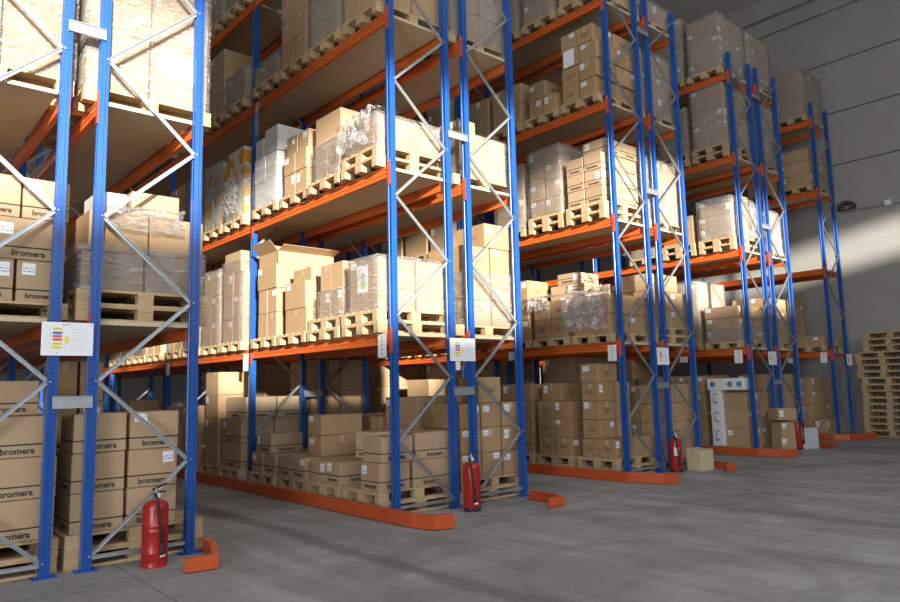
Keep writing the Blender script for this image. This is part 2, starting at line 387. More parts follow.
def rack(num, sides, bays, label, vis_levels):
    yo = YO[num]
    xs0 = X[SIDE[sides[0]][0]]
    root = bpy.data.objects.new('pallet_rack', None); C.objects.link(root); root.location = (xs0, yo, 0)
    tag(root, label, 'pallet rack')
    for sd in sides:
        a, b = SIDE[sd]; xa, xb = X[a] - xs0, X[b] - xs0
        right = sd[1] == 'R'           # inner post on the left for right-hand frames
        for fr in range(bays + 1):
            y = fr * LB
            for px in (xa, xb):
                p = link('upright_post', post_me, root, (px, y, 0))
                link('base_plate', plate_me, p)
            xi, xo = (xa, xb) if right else (xb, xa)
            if num == 5: xi, xo = xb, xa
            if fr > 3: continue
            sgn = 1 if xo > xi else -1
            nodes = []
            zz = .12; inner = True
            while zz < TOP - .1: nodes.append((xi if inner else xo, zz)); zz += .7425; inner = not inner
            for (u0, w0), (u1, w1) in zip(nodes, nodes[1:]):
                e = .035 * (1 if u1 > u0 else -1)
                o = link('diagonal_brace', brace_me(u0 + e, w0, u1 - e, w1), root, (u0 + e, y - .006, w0))
            link('horizontal_brace', brace_me(xa + .04, .1, xb - .04, .1), root, (xa + .04, y - .006, .105))
            if fr == 0:
                for u, w in nodes: link('bolt', bolt_me, root, (u + (-.02 if u == xb else .02), y - .045, w), (math.pi / 2, 0, 0))
        for lv in vis_levels:
            for by in range(bays):
                y = by * LB
                for px, out in ((xa - .039, -1), (xb + .039, 1)):
                    bm_ = link('shelf_beam', beam_me(out, LB - .02), root, (px, y + .01, Z[lv]))
                    if by < 4:
                        for yy in (.0 - .01, LB - .01): link('beam_connector', conn_me(out), bm_, (0 if out < 0 else 0, yy, 0))
                dk = link('deck_board', deck_me(LB), root, ((xa + xb) / 2, y, Z[lv]))
    if len(sides) == 2:
        x0, x1 = X[SIDE[sides[0]][1]] - xs0, X[SIDE[sides[1]][0]] - xs0
        sm = MB().box(x0 - .0, x1 + .0, -.050, -.043, -.050, .050).box(x0 - .0, x1 + .0, -.066, -.043, -.052, -.048).box(x0, x1, -.066, -.043, .048, .052).mesh('row_spacer', M['galv'])
        for zz in (1.43, 4.80, 7.76):
            for fr in range(min(bays, 2) + 1): link('row_spacer', sm, root, (0, fr * LB, zz))
rack(1, ('1L', '1R'), 4, 'tall blue and orange pallet rack nearest the camera, at left', (1, 2, 3))
rack(2, ('2L', '2R'), 5, 'blue and orange pallet rack second from left, sunlit cartons on it', (1, 2, 3, 4))
rack(3, ('3L', '3R'), 4, 'blue and orange pallet rack third from left, beyond the second extinguisher', (1, 2, 3, 4))
rack(4, ('4L', '4R'), 3, 'blue and orange pallet rack fourth from left, with a grey panel at its foot', (1, 2, 3, 4))
rack(5, ('5L',), 2, 'narrow single blue and orange pallet rack standing against the concrete wall', (1, 2, 3, 4))

# ------------------------------------------------------------------ guard rails
def rail(pts, label, h=.155):
    """rail sections: outer line pts on the ground, upright face .16 high with a top and bottom flange, on the rack side"""
    fl = .06
    P = [Vector((p[0], p[1])) for p in pts]; off = []
    for i in range(len(P)):
        ns = []
        for a, b in ((i - 1, i), (i, i + 1)):
            if 0 <= a and b < len(P):
                t = (P[b] - P[a]).normalized(); ns.append(Vector((-t.y, t.x)))
        n = sum(ns, Vector((0, 0))).normalized(); k = 1 / max(.5, n.dot(ns[0])); off.append(n * k)
    prof = [(0, .01), (0, h), (fl, h), (fl, h - .01), (.01, h - .01), (.01, .02), (fl, .02), (fl, .01)]
    m = MB(); rings = [[m.bm.verts.new((p.x + o.x * u, p.y + o.y * u, z)) for u, z in prof] for p, o in zip(P, off)]
    k = len(prof)
    for a, b in zip(rings, rings[1:]):
        for i in range(k): m.bm.faces.new((a[i], a[(i + 1) % k], b[(i + 1) % k], b[i]))
    m.bm.faces.new(rings[0][::-1]); m.bm.faces.new(rings[-1])
    o = link('guard_rail', m.mesh('guard_rail', M['guard'])); tag(o, label, 'guard rail', 'orange guard rails at the rack feet')
    return o
# outer face lies on the aisle side, flanges towards the rack
rail([(2.432, -.992), (2.20, -.945), (2.118, -.62), (2.10, 5 * LB)][::-1], 'long orange guard rail along the aisle foot of the second rack')
rail([(6.88, -.93), (6.62, -.86), (6.44, -.35), (6.42, 4 * LB)][::-1], 'long orange guard rail along the aisle foot of the third rack')
rail([(11.42, -.72), (11.2, -.62), (11.09, -.1), (11.08, 3 * LB)][::-1], 'orange guard rail along the aisle foot of the fourth rack')
rail([(16.58, -.40), (15.65, -.12), (15.55, .2), (15.55, 2 * LB)][::-1], 'orange guard rail crossing the foot of the last rack by the wall')
rail([(-.337, -.76), (-.065, -.805), (.15, -.27), (.15, .04)], 'orange guard rail end curling round the right foot of the leftmost rack', .12)
rail([(3.98, -.945), (4.26, -.955), (4.39, -.54), (4.385, -.27)], 'orange guard rail end curling round the right foot of the second rack', .12)
rail([(8.50, -.82), (8.72, -.865), (8.90, -.66), (8.90, -.20)], 'orange guard rail end right of the carton on the floor', .12)
rail([(13.33, -.58), (13.62, -.56), (13.72, -.44), (13.72, -.10)], 'orange guard rail end right of the grey panel', .12)

# ------------------------------------------------------------------ pallets
def pallet_parts():
    top = MB()
    for y in (.0725, .2365, .4, .5635, .7275): top.box(0, 1.2, y - (.0725 if y in (.0725, .7275, .4) else .05), y + (.0725 if y in (.0725, .7275, .4) else .05), .122, .144)
    for x in (.0725, .6, 1.1275): top.box(x - .0725, x + .0725, 0, .8, .1, .122)
    bot = [MB().box(0, 1.2, y - w, y + w, 0, .022).mesh('bottom_board', M['wood']) for y, w in ((.05, .05), (.4, .0725), (.75, .05))]
    blk = MB().box(-.0725, .0725, -.05, .05, .022, .1, .004).mesh('block', M['wood'])
    blkw = MB().box(-.0725, .0725, -.0725, .0725, .022, .1, .004).mesh('block', M['wood'])
    whole = MB()
    for y in (.0725, .2365, .4, .5635, .7275): whole.box(0, 1.2, y - .062, y + .062, .122, .144)
    for x in (.0725, .6, 1.1275):
        whole.box(x - .0725, x + .0725, 0, .8, .1, .122)
        for y, w in ((.05, .05), (.4, .0725), (.75, .05)): whole.box(x - .0725, x + .0725, y - w, y + w, .022, .1)
    for y, w in ((.05, .05), (.4, .0725), (.75, .05)): whole.box(0, 1.2, y - w, y + w, 0, .022)
    return top.mesh('top_deck', M['wood']), bot, blk, blkw, whole.mesh('pallet', M['wood'])
PT, PB, PK, PKW, PW = pallet_parts()
def pallet(x, y, z, rz, label, group, detail):
    if not detail:
        o = link('pallet', PW, None, (x, y, z), (0, 0, rz)); return tag(o, label, 'pallet', group)
    r = bpy.data.objects.new('pallet', None); C.objects.link(r); r.location = (x, y, z); r.rotation_euler = (0, 0, rz)
    tag(r, label, 'pallet', group)
    link('top_deck', PT, r)
    for b in PB: link('bottom_board', b, r)
    for bx in (.0725, .6, 1.1275):
        for by, k in ((.05, PK), (.4, PKW), (.75, PK)): link('block', k, r, (bx, by, 0))
    return r

# ------------------------------------------------------------------ cartons
KW = {'plain': 'plain brown carton', 'brom': 'brown lettered carton', 'logo': 'tan logo carton', 'pale': 'pale cream carton', 'white': 'white carton', 'grey': 'grey carton', 'yellow': 'white and orange carton'}
def carton_me(kind, w, d, h):
    w, d, h = (math.floor(v * 50 + .01) / 50 for v in (w, d, h))
    def mk():
        m = MB().box(-w / 2, w / 2, -d / 2, d / 2, 0, h, .006)
        return m.mesh('carton', M[kind])
    return cached(('carton', kind, w, d, h), mk), w, d, h
def sticker_me(sw, sh): return cached(('st', round(sw, 3), round(sh, 3)), lambda: MB().box(-sw / 2, sw / 2, -sh / 2, sh / 2, 0, .0015).mesh('label_sticker', M['label']))
def tape_me(h): return cached(('tape', h), lambda: MB().box(-.026, .026, -h / 2, h / 2, 0, .001).mesh('packing_tape', M['tape']))
def carton(kind, x, y, z, w, d, h, rz=0, stick=None, text=None, tape=None, seed=0):
    """x,y centre, z base. stick/text: '' or any of 'x','y' faces"""
    me, w, d, h = carton_me(kind, w, d, h)
    o = link('carton', me, None, (x, y, z), (0, 0, rz))
    R = random.Random(seed)
    def on(face, me2, u, v, name, roll=0):
        if face == 'y': loc = (u, -d / 2 - .0002, v); rot = Matrix.Rotation(math.pi / 2, 3, 'X')
        else: loc = (-w / 2 - .0002, -u, v); rot = Matrix.Rotation(-math.pi / 2, 3, 'Z') @ Matrix.Rotation(math.pi / 2, 3, 'X')
        c = link(name, me2, o, loc, (rot @ Matrix.Rotation(roll, 3, 'Z')).to_euler()); return c
    for f in (tape or ''):
        on(f, tape_me(.1), 0, h - .052, 'packing_tape')
    for f in (stick or ''):
        L = w if f == 'y' else d
        sw, sh = R.choice([(.11, .075), (.10, .10), (.09, .12), (.12, .08)])
        if L < .2 or h < .16: sw, sh = .07, .05
        u = R.choice([-1, -1, -1, 1]) * (L / 2 - sw / 2 - R.uniform(.015, .05)); v = h - sh / 2 - R.uniform(.012, min(.05, max(.013, h * .2)))
        on(f, sticker_me(sw, sh), u, v, 'label_sticker', R.uniform(-.06, .06))
    for f in (text or ''):
        L = w if f == 'y' else d
        if kind in ('brom', 'pale'):
            on(f, text_mesh('bromera', min(.072, L * .17), M['ink'], .0026), R.uniform(-.06, .03) * L, .052, 'printed_lettering')
        elif kind == 'logo':
            s = min(.115, L * .30)
            on(f, text_mesh('Cip1', s, M['logo_ink'], .001, .3), 0, h * .50, 'printed_logo')
        elif kind == 'white':
            q = cached(('dot',), lambda: MB().lathe([(.055, 0), (.055, .0012)], 18).mesh('printed_roundel', M['p_violet']))
            on(f, q, 0, h * .5, 'printed_roundel')
    return o

def film_box(x0, x1, y0, y1, z0, z1, seed, label, step=.085, amp=.012, lid=True, m='film'):
    nx, ny, nz = (max(2, int(round((b - a) / step))) for a, b in ((x0, x1), (y0, y1), (z0, z1)))
    bm = bmesh.new(); cx, cy, cz = (x0 + x1) / 2, (y0 + y1) / 2, z0
    r = bmesh.ops.create_cube(bm, size=1)
    bmesh.ops.subdivide_edges(bm, edges=[e for e in bm.edges if abs((e.verts[0].co - e.verts[1].co).x) > .5], cuts=nx - 1, use_grid_fill=True)
    bmesh.ops.subdivide_edges(bm, edges=[e for e in bm.edges if abs((e.verts[0].co - e.verts[1].co).y) > .5], cuts=ny - 1, use_grid_fill=True)
    bmesh.ops.subdivide_edges(bm, edges=[e for e in bm.edges if abs((e.verts[0].co - e.verts[1].co).z) > .5], cuts=nz - 1, use_grid_fill=True)
    bm.faces.ensure_lookup_table()
    kill = [f for f in bm.faces if all(v.co.z < -.499 for v in f.verts) or (not lid and all(v.co.z > .499 for v in f.verts))]
    bmesh.ops.delete(bm, geom=kill, context='FACES')
    off = Vector((seed * 3.1, seed * 1.7, seed * .9))
    for v in bm.verts:
        n = Vector((round(v.co.x * 2.001) if abs(v.co.x) > .499 else 0, round(v.co.y * 2.001) if abs(v.co.y) > .499 else 0, 1 if v.co.z > .499 and lid else 0))
        p = Vector((v.co.x * (x1 - x0), v.co.y * (y1 - y0), (v.co.z + .5) * (z1 - z0)))
        a = noise.noise(p * 5 + off); b = noise.noise(Vector((p.x * 3, p.y * 3, p.z * 14)) + off)
        if n.length: n.normalize()
        p += n * (.012 + max(-.006, amp * (.5 + .7 * a + .5 * b)))
        v.co = p
    me = bpy.data.meshes.new('stretch_wrap'); bm.to_mesh(me); bm.free(); me.materials.append(M[m])
    for p in me.polygons: p.use_smooth = True
    o = link('stretch_wrap', me, None, (cx, cy, cz)); return tag(o, label, 'plastic film', 'clear stretch wrap round pallet loads')
def film_drape(path, y0, y1, seed, label, axis='y', amp=.05, n=26, m=26):
    """crumpled sheet: path = list of (u,z) profile swept along axis from y0 to y1"""
    P = [Vector(p) for p in path]; seg = [(b - a).length for a, b in zip(P, P[1:])]; T = sum(seg)
    def at(t):
        t *= T
        for a, b, s in zip(P, P[1:], seg):
            if t <= s: return a.lerp(b, t / s)
            t -= s
        return P[-1].copy()
    bm = bmesh.new(); g = []
    off = Vector((seed * 2.3, seed * .7, seed * 4.1))
    for i in range(m + 1):
        row = []
        for k in range(n + 1):
            v = k / n
            edge = .12 * (noise.noise(Vector((i * .35, 3, seed))))
            t = min(1, max(0, v * (1 + (edge if v > .5 else 0))))
            q = at(t); w = y0 + (y1 - y0) * (i / m + .10 * noise.noise(Vector((v * 3, seed, 0))) * (1 if i in (0, m) else .5))
            a = noise.noise(Vector((i * .33, k * .33, 0)) + off) * amp + abs(noise.noise(Vector((i * .8, k * .8, 0)) + off)) * amp * .8
            nx = -1
            pos = Vector((q.x + nx * a * .8, w, q.y + abs(a) * .7)) if axis == 'y' else Vector((w, q.x + nx * a * .8, q.y + abs(a) * .7))
            row.append(bm.verts.new(pos))
        g.append(row)
    for i in range(m):
        for k in range(n): bm.faces.new((g[i][k], g[i][k + 1], g[i + 1][k + 1], g[i + 1][k]))
    me = bpy.data.meshes.new('loose_film'); bm.to_mesh(me); bm.free(); me.materials.append(M['film'])
    for p in me.polygons: p.use_smooth = True
    return tag(link('loose_film', me), label, 'plastic film')

SLOT0, PITCH = .095, .88
LNAME = ['bottom', 'second', 'third', 'fourth', 'fifth', 'sixth']
KEEP = {3,7,11,13,16,18,22,26,28,31,33,48,49,50,52,54,56,57,62,64,65,70,71,72,73,74,75,76,77,78,79,90,91,92,93,94,95,98,99,100,103,104,105,106,109,110,112,113,114,115,116,117,118,119,150,152,153,154,155,158,159,162,164,166,167,171,172,175,177,178,181,182,185,186,189,190,194,198,234,235,236,237,240,242,243,246,247,250,254,255,258,259,262,264,268,272,276,278,280,282,296,297,298,304,305,308,309,312,313,317,324,328,332,334,336,338,364,366,368,370,372,374,376,377,378,380,382,387,389,391,393,395,397,399,401,402,403,404,405,407,409,411,429,439,440,441,442,447,449,473,481,482,497,511,513,514,537,555,556,557,559,561,563,565,566,567,570,571,574,575,578,579,581,583,585,586,595,596,597,599,600,601,603,604,607,608,613,615,616,618,620,622,623,624,626,627,628,630,631,632,634,635,636,637,640,641,644,645,648,649,652,653,654,655,656,658,659,660,662,663,664,666,667,668,670,671,674,676,678,680,682,692,693,696,708,719,721,724,727,738,740,742,744,746,748,752,756,758,762,766,770,774,778,782,786,804,806,808,822,834,836,838,846,848,856,858,860,877,879,881,883,885,899,901,903,905,907,931,963,967,969,971,995,997,999,1001,1003,1005}  #KEEP
CID = {}
REST = {}
seedc = [0]
def slot_y(side, k): return YO[int(side[0])] + (k // 4) * LB + SLOT0 + (k % 4) * PITCH
def ld(side, lv, k, npal, layers, wrap=None, dx=0, dy=0, rz=0, detail=None, stick='auto', wrapname=None, base=0):
    xa, xb = (X[n] for n in SIDE[side]); px = (xa + xb) / 2 - .6 + dx + {'1L': -.035, '1R': .01}.get(side, 0); py = slot_y(side, k) + dy
    rk = RACKW[side[0]] + ({'L': ' left', 'R': ' right'}[side[1]] if side != '5L' else '')
    where = f"{ORD[k]} pallet place, {SHELF[lv]}, {rk}"
    grp = f"{SHELF[lv]} of the {RACKW[side[0]]}"
    z = Z[lv] + base
    near = side[0] in '12' and k <= 3 or side[0] == '3' and k == 0
    if detail is None: detail = near
    for i in range(npal):
        jx, jy = RND.uniform(-.02, .02), RND.uniform(-.015, .015)
        nm = 'wooden pallet' if npal == 1 else ('lower wooden pallet of two' if i == 0 else 'upper wooden pallet of two')
        pallet(px + jx, py + jy, z, 0, f"{nm}, {where}", 'pallets, ' + grp, detail); z += .1445
    zb = z; nl = len(layers); ext = [1e9, -1e9, 1e9, -1e9]; ztop = z; zprev = z
    for li, L in enumerate(layers):
        kind, nx, ny, h = L[:4]; o = L[4] if len(L) > 4 else {}
        x0, x1 = o.get('x', (.02, 1.18)); y0, y1 = o.get('y', (.02, .78))
        if o.get('same'): z = zprev
        zprev = z; hh = 0
        cw, cd = (x1 - x0) / nx, (y1 - y0) / ny
        for i in range(nx):
            for q in range(ny):
                if (i, q) in o.get('skip', ()): continue
                seedc[0] += 1; S = random.Random(seedc[0] * 7 + 3)
                w, dd = cw - .012, cd - .012
                x = px + x0 + cw * (i + .5) + S.uniform(-.006, .006); y = py + y0 + cd * (q + .5) + S.uniform(-.006, .006)
                front, left = (q == 0), (i == 0)
                st = o.get('st')
                if st is None:
                    st = ''
                    if side[0] in '345' or side[1] == 'R' and kind == 'logo' or kind in ('logo',):
                        if front and k == 0 and S.random() < .75: st += 'y'
                        if left and S.random() < .75: st += 'x'
                    else:
                        if left and S.random() < .6: st += 'x'
                        if front and k == 0 and S.random() < .22: st += 'y'
                if o.get('sty') == i and front: st += 'y'
                tx = o.get('tx')
                if tx is None:
                    tx = ''
                    if kind in ('brom', 'logo', 'pale', 'white'):
                        if front and (kind != 'white') and S.random() < .9: tx += 'y'
                        if left and S.random() < .75: tx += 'x'
                if kind == 'logo' and o.get('st') is None and o.get('tx') is None:
                    st, tx = ('x' if left else '', 'y' if front else '') if S.random() < .5 else ('y' if front else '', 'x' if left else '')
                tape = ''
                if kind in ('plain', 'logo') and (near or side[0] == '3'):
                    tape = ('x' if left and S.random() < .5 else '') + ('y' if front and S.random() < .3 else '')
                ext = [min(ext[0], x - w / 2), max(ext[1], x + w / 2), min(ext[2], y - dd / 2), max(ext[3], y + dd / 2)]
                if KEEP is not None and seedc[0] not in KEEP:
                    REST.setdefault(kind, []).append((x, y, z, w, dd, h)); continue
                c = carton(kind, x, y, z, w, dd, h, S.uniform(-.006, .006) + o.get('rz', 0), st, tx, tape, seedc[0])
                CID[c.name] = seedc[0]
                kw = KW[kind]
                if kind in ('logo', 'brom') and not tx: kw = 'tan carton' if kind == 'logo' else 'brown ruled carton'
                if st and kw in ('plain brown carton', 'tan carton', 'brown ruled carton'): kw = kw.replace('plain ', '').replace('carton', 'stickered carton')
                pos = ''
                if ny > 1: pos += 'front ' if q == 0 else ('rear ' if q == ny - 1 else 'middle ')
                if nx > 1: pos += 'left' if i == 0 else ('right' if i == nx - 1 else 'centre')
                pos = pos.strip()
                lay = 'only' if nl == 1 else ('top' if li == nl - 1 else LNAME[min(li, 5)])
                tag(c, f"{kw}, {pos + ' ' if pos else ''}{lay} layer, {ORD[k]} pallet, {SHELF[lv]}, {rk}", 'carton', 'cartons, ' + grp)
        z += math.floor(h * 50 + .01) / 50 + .005; ztop = max(ztop, z)
    if wrap is not None and ext[0] < 1e8:
        film_box(ext[0] - .005, ext[1] + .005, ext[2] - .005, ext[3] + .005, zb + .003, zb + (ztop - zb) * wrap + .012, seedc[0],
                 wrapname or f"clear stretch wrap round the load, {where}", step=.085 if near else .13, lid=wrap > .95, m='film_sheen' if side[0] in '45' or side == '1R' else 'film')
    return px, py, zb, ztop

exec_loads = True
FR = dict(x=(.02, .62))       # front (aisle side) half only
# ---- leftmost rack, left half
ld('1L', 0, 0, 2, [('brom', 2, 2, .35, {'st': ''}), ('brom', 2, 2, .35, {'st': ''}), ('brom', 2, 2, .35, {'st': ''}), ('brom', 1, 1, .30, {'x': (.66, 1.08), 'y': (.3, .78), 'st': ''})])
ld('1L', 1, 0, 1, [('brom', 3, 2, .37, {'st': 'y'}), ('brom', 2, 2, .37, {'x': (.1, 1.18)}), ('brom', 3, 2, .37, {'x': (.05, 1.2), 'st': 'y'})])
ld('1L', 2, 0, 1, [('plain', 2, 1, .55, {'st': ''}), ('plain', 2, 1, .55, {'st': ''}), ('plain', 2, 1, .5, {'st': ''})], wrap=1)
ld('1L', 1, 1, 1, [('plain', 2, 1, .45)] * 3)
ld('1L', 0, 1, 1, [('plain', 2, 1, .4)] * 3)
# ---- leftmost rack, right half
BX = {'x': (.03, .97)}
ld('1R', 0, 0, 2, [('brom', 2, 2, .34, {**BX, 'st': ''}), ('brom', 2, 2, .34, {**BX, 'st': '', 'sty': 1}), ('brom', 2, 1, .34, {**BX, 'y': (.02, .5), 'st': '', 'sty': 1})])
ld('1R', 0, 1, 1, [('plain', 2, 1, .42, {'x': (.1, .6), 'y': (.3, .78)}), ('plain', 2, 1, .42, {'x': (.1, .6), 'y': (.3, .78)}), ('plain', 2, 1, .42, {'x': (.1, .6), 'y': (.3, .78)}), ('plain', 2, 1, .42, {'x': (.1, .6), 'y': (.3, .78)})])
ld('1R', 0, 2, 1, [('plain', 2, 1, .4), ('plain', 2, 1, .4, {'x': (.02, .9)})])
ld('1R', 1, 0, 2, [('plain', 2, 1, .37, {'st': '', 'x': (.03, 1.17)}), ('plain', 2, 1, .38, {'x': (.1, 1.17), 'st': ''}), ('plain', 1, 1, .26, {'x': (.50, .98), 'y': (.15, .7), 'st': ''}), ('grey', 1, 1, .2, {'x': (.17, .46), 'y': (.1, .6), 'st': '', 'same': 1})], wrap=.40,
   wrapname='clear stretch wrap round lower cartons on first shelf, leftmost rack right half')
ld('1R', 2, 0, 1, [('plain', 2, 1, .60, {'st': ''}), ('plain', 2, 1, .60, {'st': ''}), ('plain', 2, 1, .4, {'st': ''})], wrap=1)
ld('1R', 1, 1, 1, [('plain', 2, 1, .45)] * 2)
ld('1R', 2, 1, 1, [('plain', 2, 1, .5)] * 2)

# ---- second rack, aisle side (left)
ld('2L', 0, 0, 2, [('brom', 1, 1, .33, {'x': (.0, .46), 'y': (.0, .42), 'st': 'x'}), ('brom', 1, 1, .33, {'x': (.5, 1.12), 'y': (.0, .42), 'same': 1, 'st': ''}),
                   ('brom', 1, 1, .30, {'x': (.02, .5), 'y': (.0, .42), 'st': '', 'tx': 'y'}), ('brom', 1, 1, .32, {'x': (.52, 1.12), 'y': (.0, .42), 'same': 1, 'st': ''}), ])
ld('2L', 0, 1, 2, [('brom', 2, 2, .29), ('pale', 1, 1, .34, {'x': (.5, 1.14), 'y': (.0, .42), 'st': ''})])
ld('2L', 0, 2, 2, [('brom', 2, 2, .29), ('plain', 1, 1, .28, {'x': (.25, .95), 'y': (.0, .38), 'st': 'x'}), ('plain', 1, 1, .28, {'x': (.25, .95), 'y': (.0, .38), 'st': 'x'})])
ld('2L', 0, 3, 2, [('brom', 2, 2, .29), ('brom', 1, 1, .29, {'x': (.05, .6), 'y': (.2, .7)})])
ld('2L', 0, 4, 2, [('brom', 2, 1, .38), ('brom', 2, 1, .38), ('pale', 2, 1, .34, {'x': (.1, 1.18), 'st': ''})])
ld('2L', 0, 5, 2, [('plain', 1, 1, .38, {'x': (.0, .62), 'y': (.0, .55)})] * 4)
ld('2L', 0, 6, 2, [('plain', 2, 2, .33)] * 3)
ld('2L', 0, 7, 1, [('plain', 1, 2, .36, FR)] * 3)
ld('2L', 0, 8, 1, [('plain', 1, 2, .36, FR)] * 2)
ld('2L', 0, 9, 1, [('plain', 1, 2, .4, FR)] * 2)
ld('2L', 0, 10, 1, [('plain', 1, 2, .4, FR)] * 3)
ld('2L', 1, 0, 2, [('plain', 2, 1, .64, {'st': 'x', 'tx': '', 'y': (.02, .66)})], wrap=1, wrapname='hazy stretch wrap round the big carton by the first extinguisher post, second rack')
ld('2L', 1, 1, 2, [('plain', 2, 2, .36, {'x': (.06, 1.16), 'y': (.0, .62)}), ('plain', 2, 2, .36, {'x': (.06, 1.16), 'y': (.0, .60)})], wrap=.5)
ld('2L', 1, 2, 1, [('plain', 2, 1, .35, {'y': (.0, .62)}), ('plain', 2, 1, .38, {'y': (.02, .62)}), ('plain', 1, 1, .2, {'x': (.12, .75), 'y': (.05, .6)})])
ld('2L', 1, 3, 1, [('plain', 2, 2, .36, {'y': (.0, .62)}), ('plain', 2, 2, .36, {'y': (.0, .62)}), ('plain', 2, 1, .36, {'x': (.02, 1.1), 'y': (.0, .64)})])
ld('2L', 1, 4, 1, [('plain', 2, 2, .38), ('plain', 2, 2, .38), ('plain', 2, 2, .38), ('plain', 1, 1, .34, {'x': (.02, .7), 'y': (.1, .75)})], wrap=.9)
ld('2L', 1, 5, 1, [('plain', 2, 2, .43)] * 3, wrap=1)
ld('2L', 1, 6, 1, [('plain', 1, 2, .42, FR)] * 3, wrap=1)
ld('2L', 1, 7, 1, [('plain', 1, 2, .42, FR)] * 3)
for k in (8, 9, 10, 11): ld('2L', 1, k, 1, [('plain', 1, 2, .45, FR)] * (2 + k % 2), wrap=1 if k % 2 else None)
ld('2L', 2, 0, 2, [('plain', 2, 1, .40, {'st': ''})], wrap=1)
ld('2L', 2, 1, 1, [('plain', 2, 2, .5, {'st': '', 'y': (.0, .66)}), ('plain', 2, 1, .40, {'x': (.02, 1.0), 'y': (.0, .66)})], wrap=.58)
ld('2L', 2, 2, 1, [('plain', 2, 2, .31, {'y': (.0, .68)}), ('plain', 2, 2, .31, {'y': (.0, .68)}), ('plain', 2, 2, .28, {'x': (.05, 1.1), 'y': (.0, .66)})])
ld('2L', 2, 3, 1, [('white', 2, 2, .40, {'st': '', 'tx': ''}), ('white', 2, 2, .40, {'st': '', 'tx': ''}), ('white', 1, 1, .40, {'x': (.02, .7), 'y': (.0, .45), 'st': '', 'tx': ''}), ('white', 1, 1, .3, {'x': (.02, .5), 'y': (.47, .76), 'st': '', 'tx': '', 'same': 1})], wrap=.5)
ld('2L', 2, 4, 1, [('yellow', 2, 2, .31, {'st': ''}), ('yellow', 2, 2, .31, {'st': ''}), ('yellow', 2, 2, .31, {'st': ''}), ('yellow', 2, 1, .3, {'st': '', 'x': (.05, 1.1), 'y': (.1, .75)})], wrap=.55)
ld('2L', 2, 5, 1, [('yellow', 1, 2, .38, {**FR, 'st': ''})] * 3, wrap=1)
ld('2L', 2, 6, 1, [('plain', 1, 2, .38, FR)] * 3, wrap=1)
ld('2L', 2, 7, 1, [('plain', 1, 2, .38, FR)] * 3)
ld('2L', 3, 0, 1, [('plain', 2, 2, .4)] * 2)
ld('2L', 3, 1, 1, [('plain', 1, 2, .6, {'st': ''})] * 2, wrap=1)
ld('2L', 3, 2, 1, [('plain', 2, 2, .36, {'st': ''})] * 4)
ld('2L', 3, 3, 1, [('plain', 2, 2, .3, {'st': ''})], wrap=1)
ld('2L', 3, 4, 1, [('plain', 2, 2, .28, {'st': ''}), ('plain', 2, 1, .24, {'y': (.0, .5), 'st': ''})], wrap=1)
ld('2L', 3, 5, 1, [('plain', 1, 2, .4, {**FR, 'st': ''})] * 3)
ld('2L', 3, 6, 1, [('plain', 1, 2, .4, {**FR, 'st': ''})] * 3, wrap=1)
ld('2L', 3, 7, 1, [('plain', 1, 2, .4, {**FR, 'st': ''})] * 3)
for k in (4, 5, 6): ld('2L', 4, k, 1, [('plain', 1, 2, .5, {**FR, 'st': ''})] * 2, wrap=1)
# ---- second rack, right half (seen end on)
LG = {'x': (.16, 1.18)}
ld('2R', 0, 0, 2, [('logo', 3, 2, .33, {'st': 'y', 'tx': ''}), ('logo', 3, 2, .33, {'st': 'y', 'tx': ''}), ('logo', 3, 2, .33, {'st': 'y', 'tx': ''}), ('logo', 1, 1, .34, {'x': (.36, .80), 'y': (.0, .4), 'st': ''})])
ld('2R', 0, 1, 1, [('plain', 2, 1, .4)] * 3)
ld('2R', 1, 0, 1, [('logo', 2, 2, .36, LG)] * 3 + [('logo', 1, 1, .34, {'x': (.55, 1.18), 'y': (.0, .6)})], wrap=.5)
ld('2R', 2, 0, 1, [('plain', 2, 1, .62, {'st': '', 'x': (.3, 1.05)}), ('plain', 1, 1, .22, {'x': (.2, .55), 'y': (.1, .6)})], wrap=.72)
ld('2R', 3, 0, 1, [('plain', 2, 2, .42, {'st': ''})] * 2, wrap=1)
ld('2R', 1, 1, 1, [('plain', 2, 1, .4)] * 2); ld('2R', 2, 1, 1, [('plain', 2, 1, .4)] * 2); ld('2R', 3, 1, 1, [('plain', 2, 1, .5)] * 2)
ld('2R', 0, 5, 1, [('plain', 2, 1, .56)])
for k in (2, 3, 4, 6, 7, 8): ld('2R', 0, k, 1, [('plain', 2, 1, .46)] * (2 if k < 4 else 4))  # this and the next three loops: deep loads added to block low sun
for k in (2, 4, 5, 6, 7): ld('3R', 0, k, 1, [('plain', 2, 1, .46)] * 4)
for k in (7, 8, 9): ld('3L', 0, k, 1, [('plain', 2, 1, .46)] * 4)
for k in (3, 4, 5): ld('4L', 0, k, 1, [('plain', 2, 1, .46)] * 4)
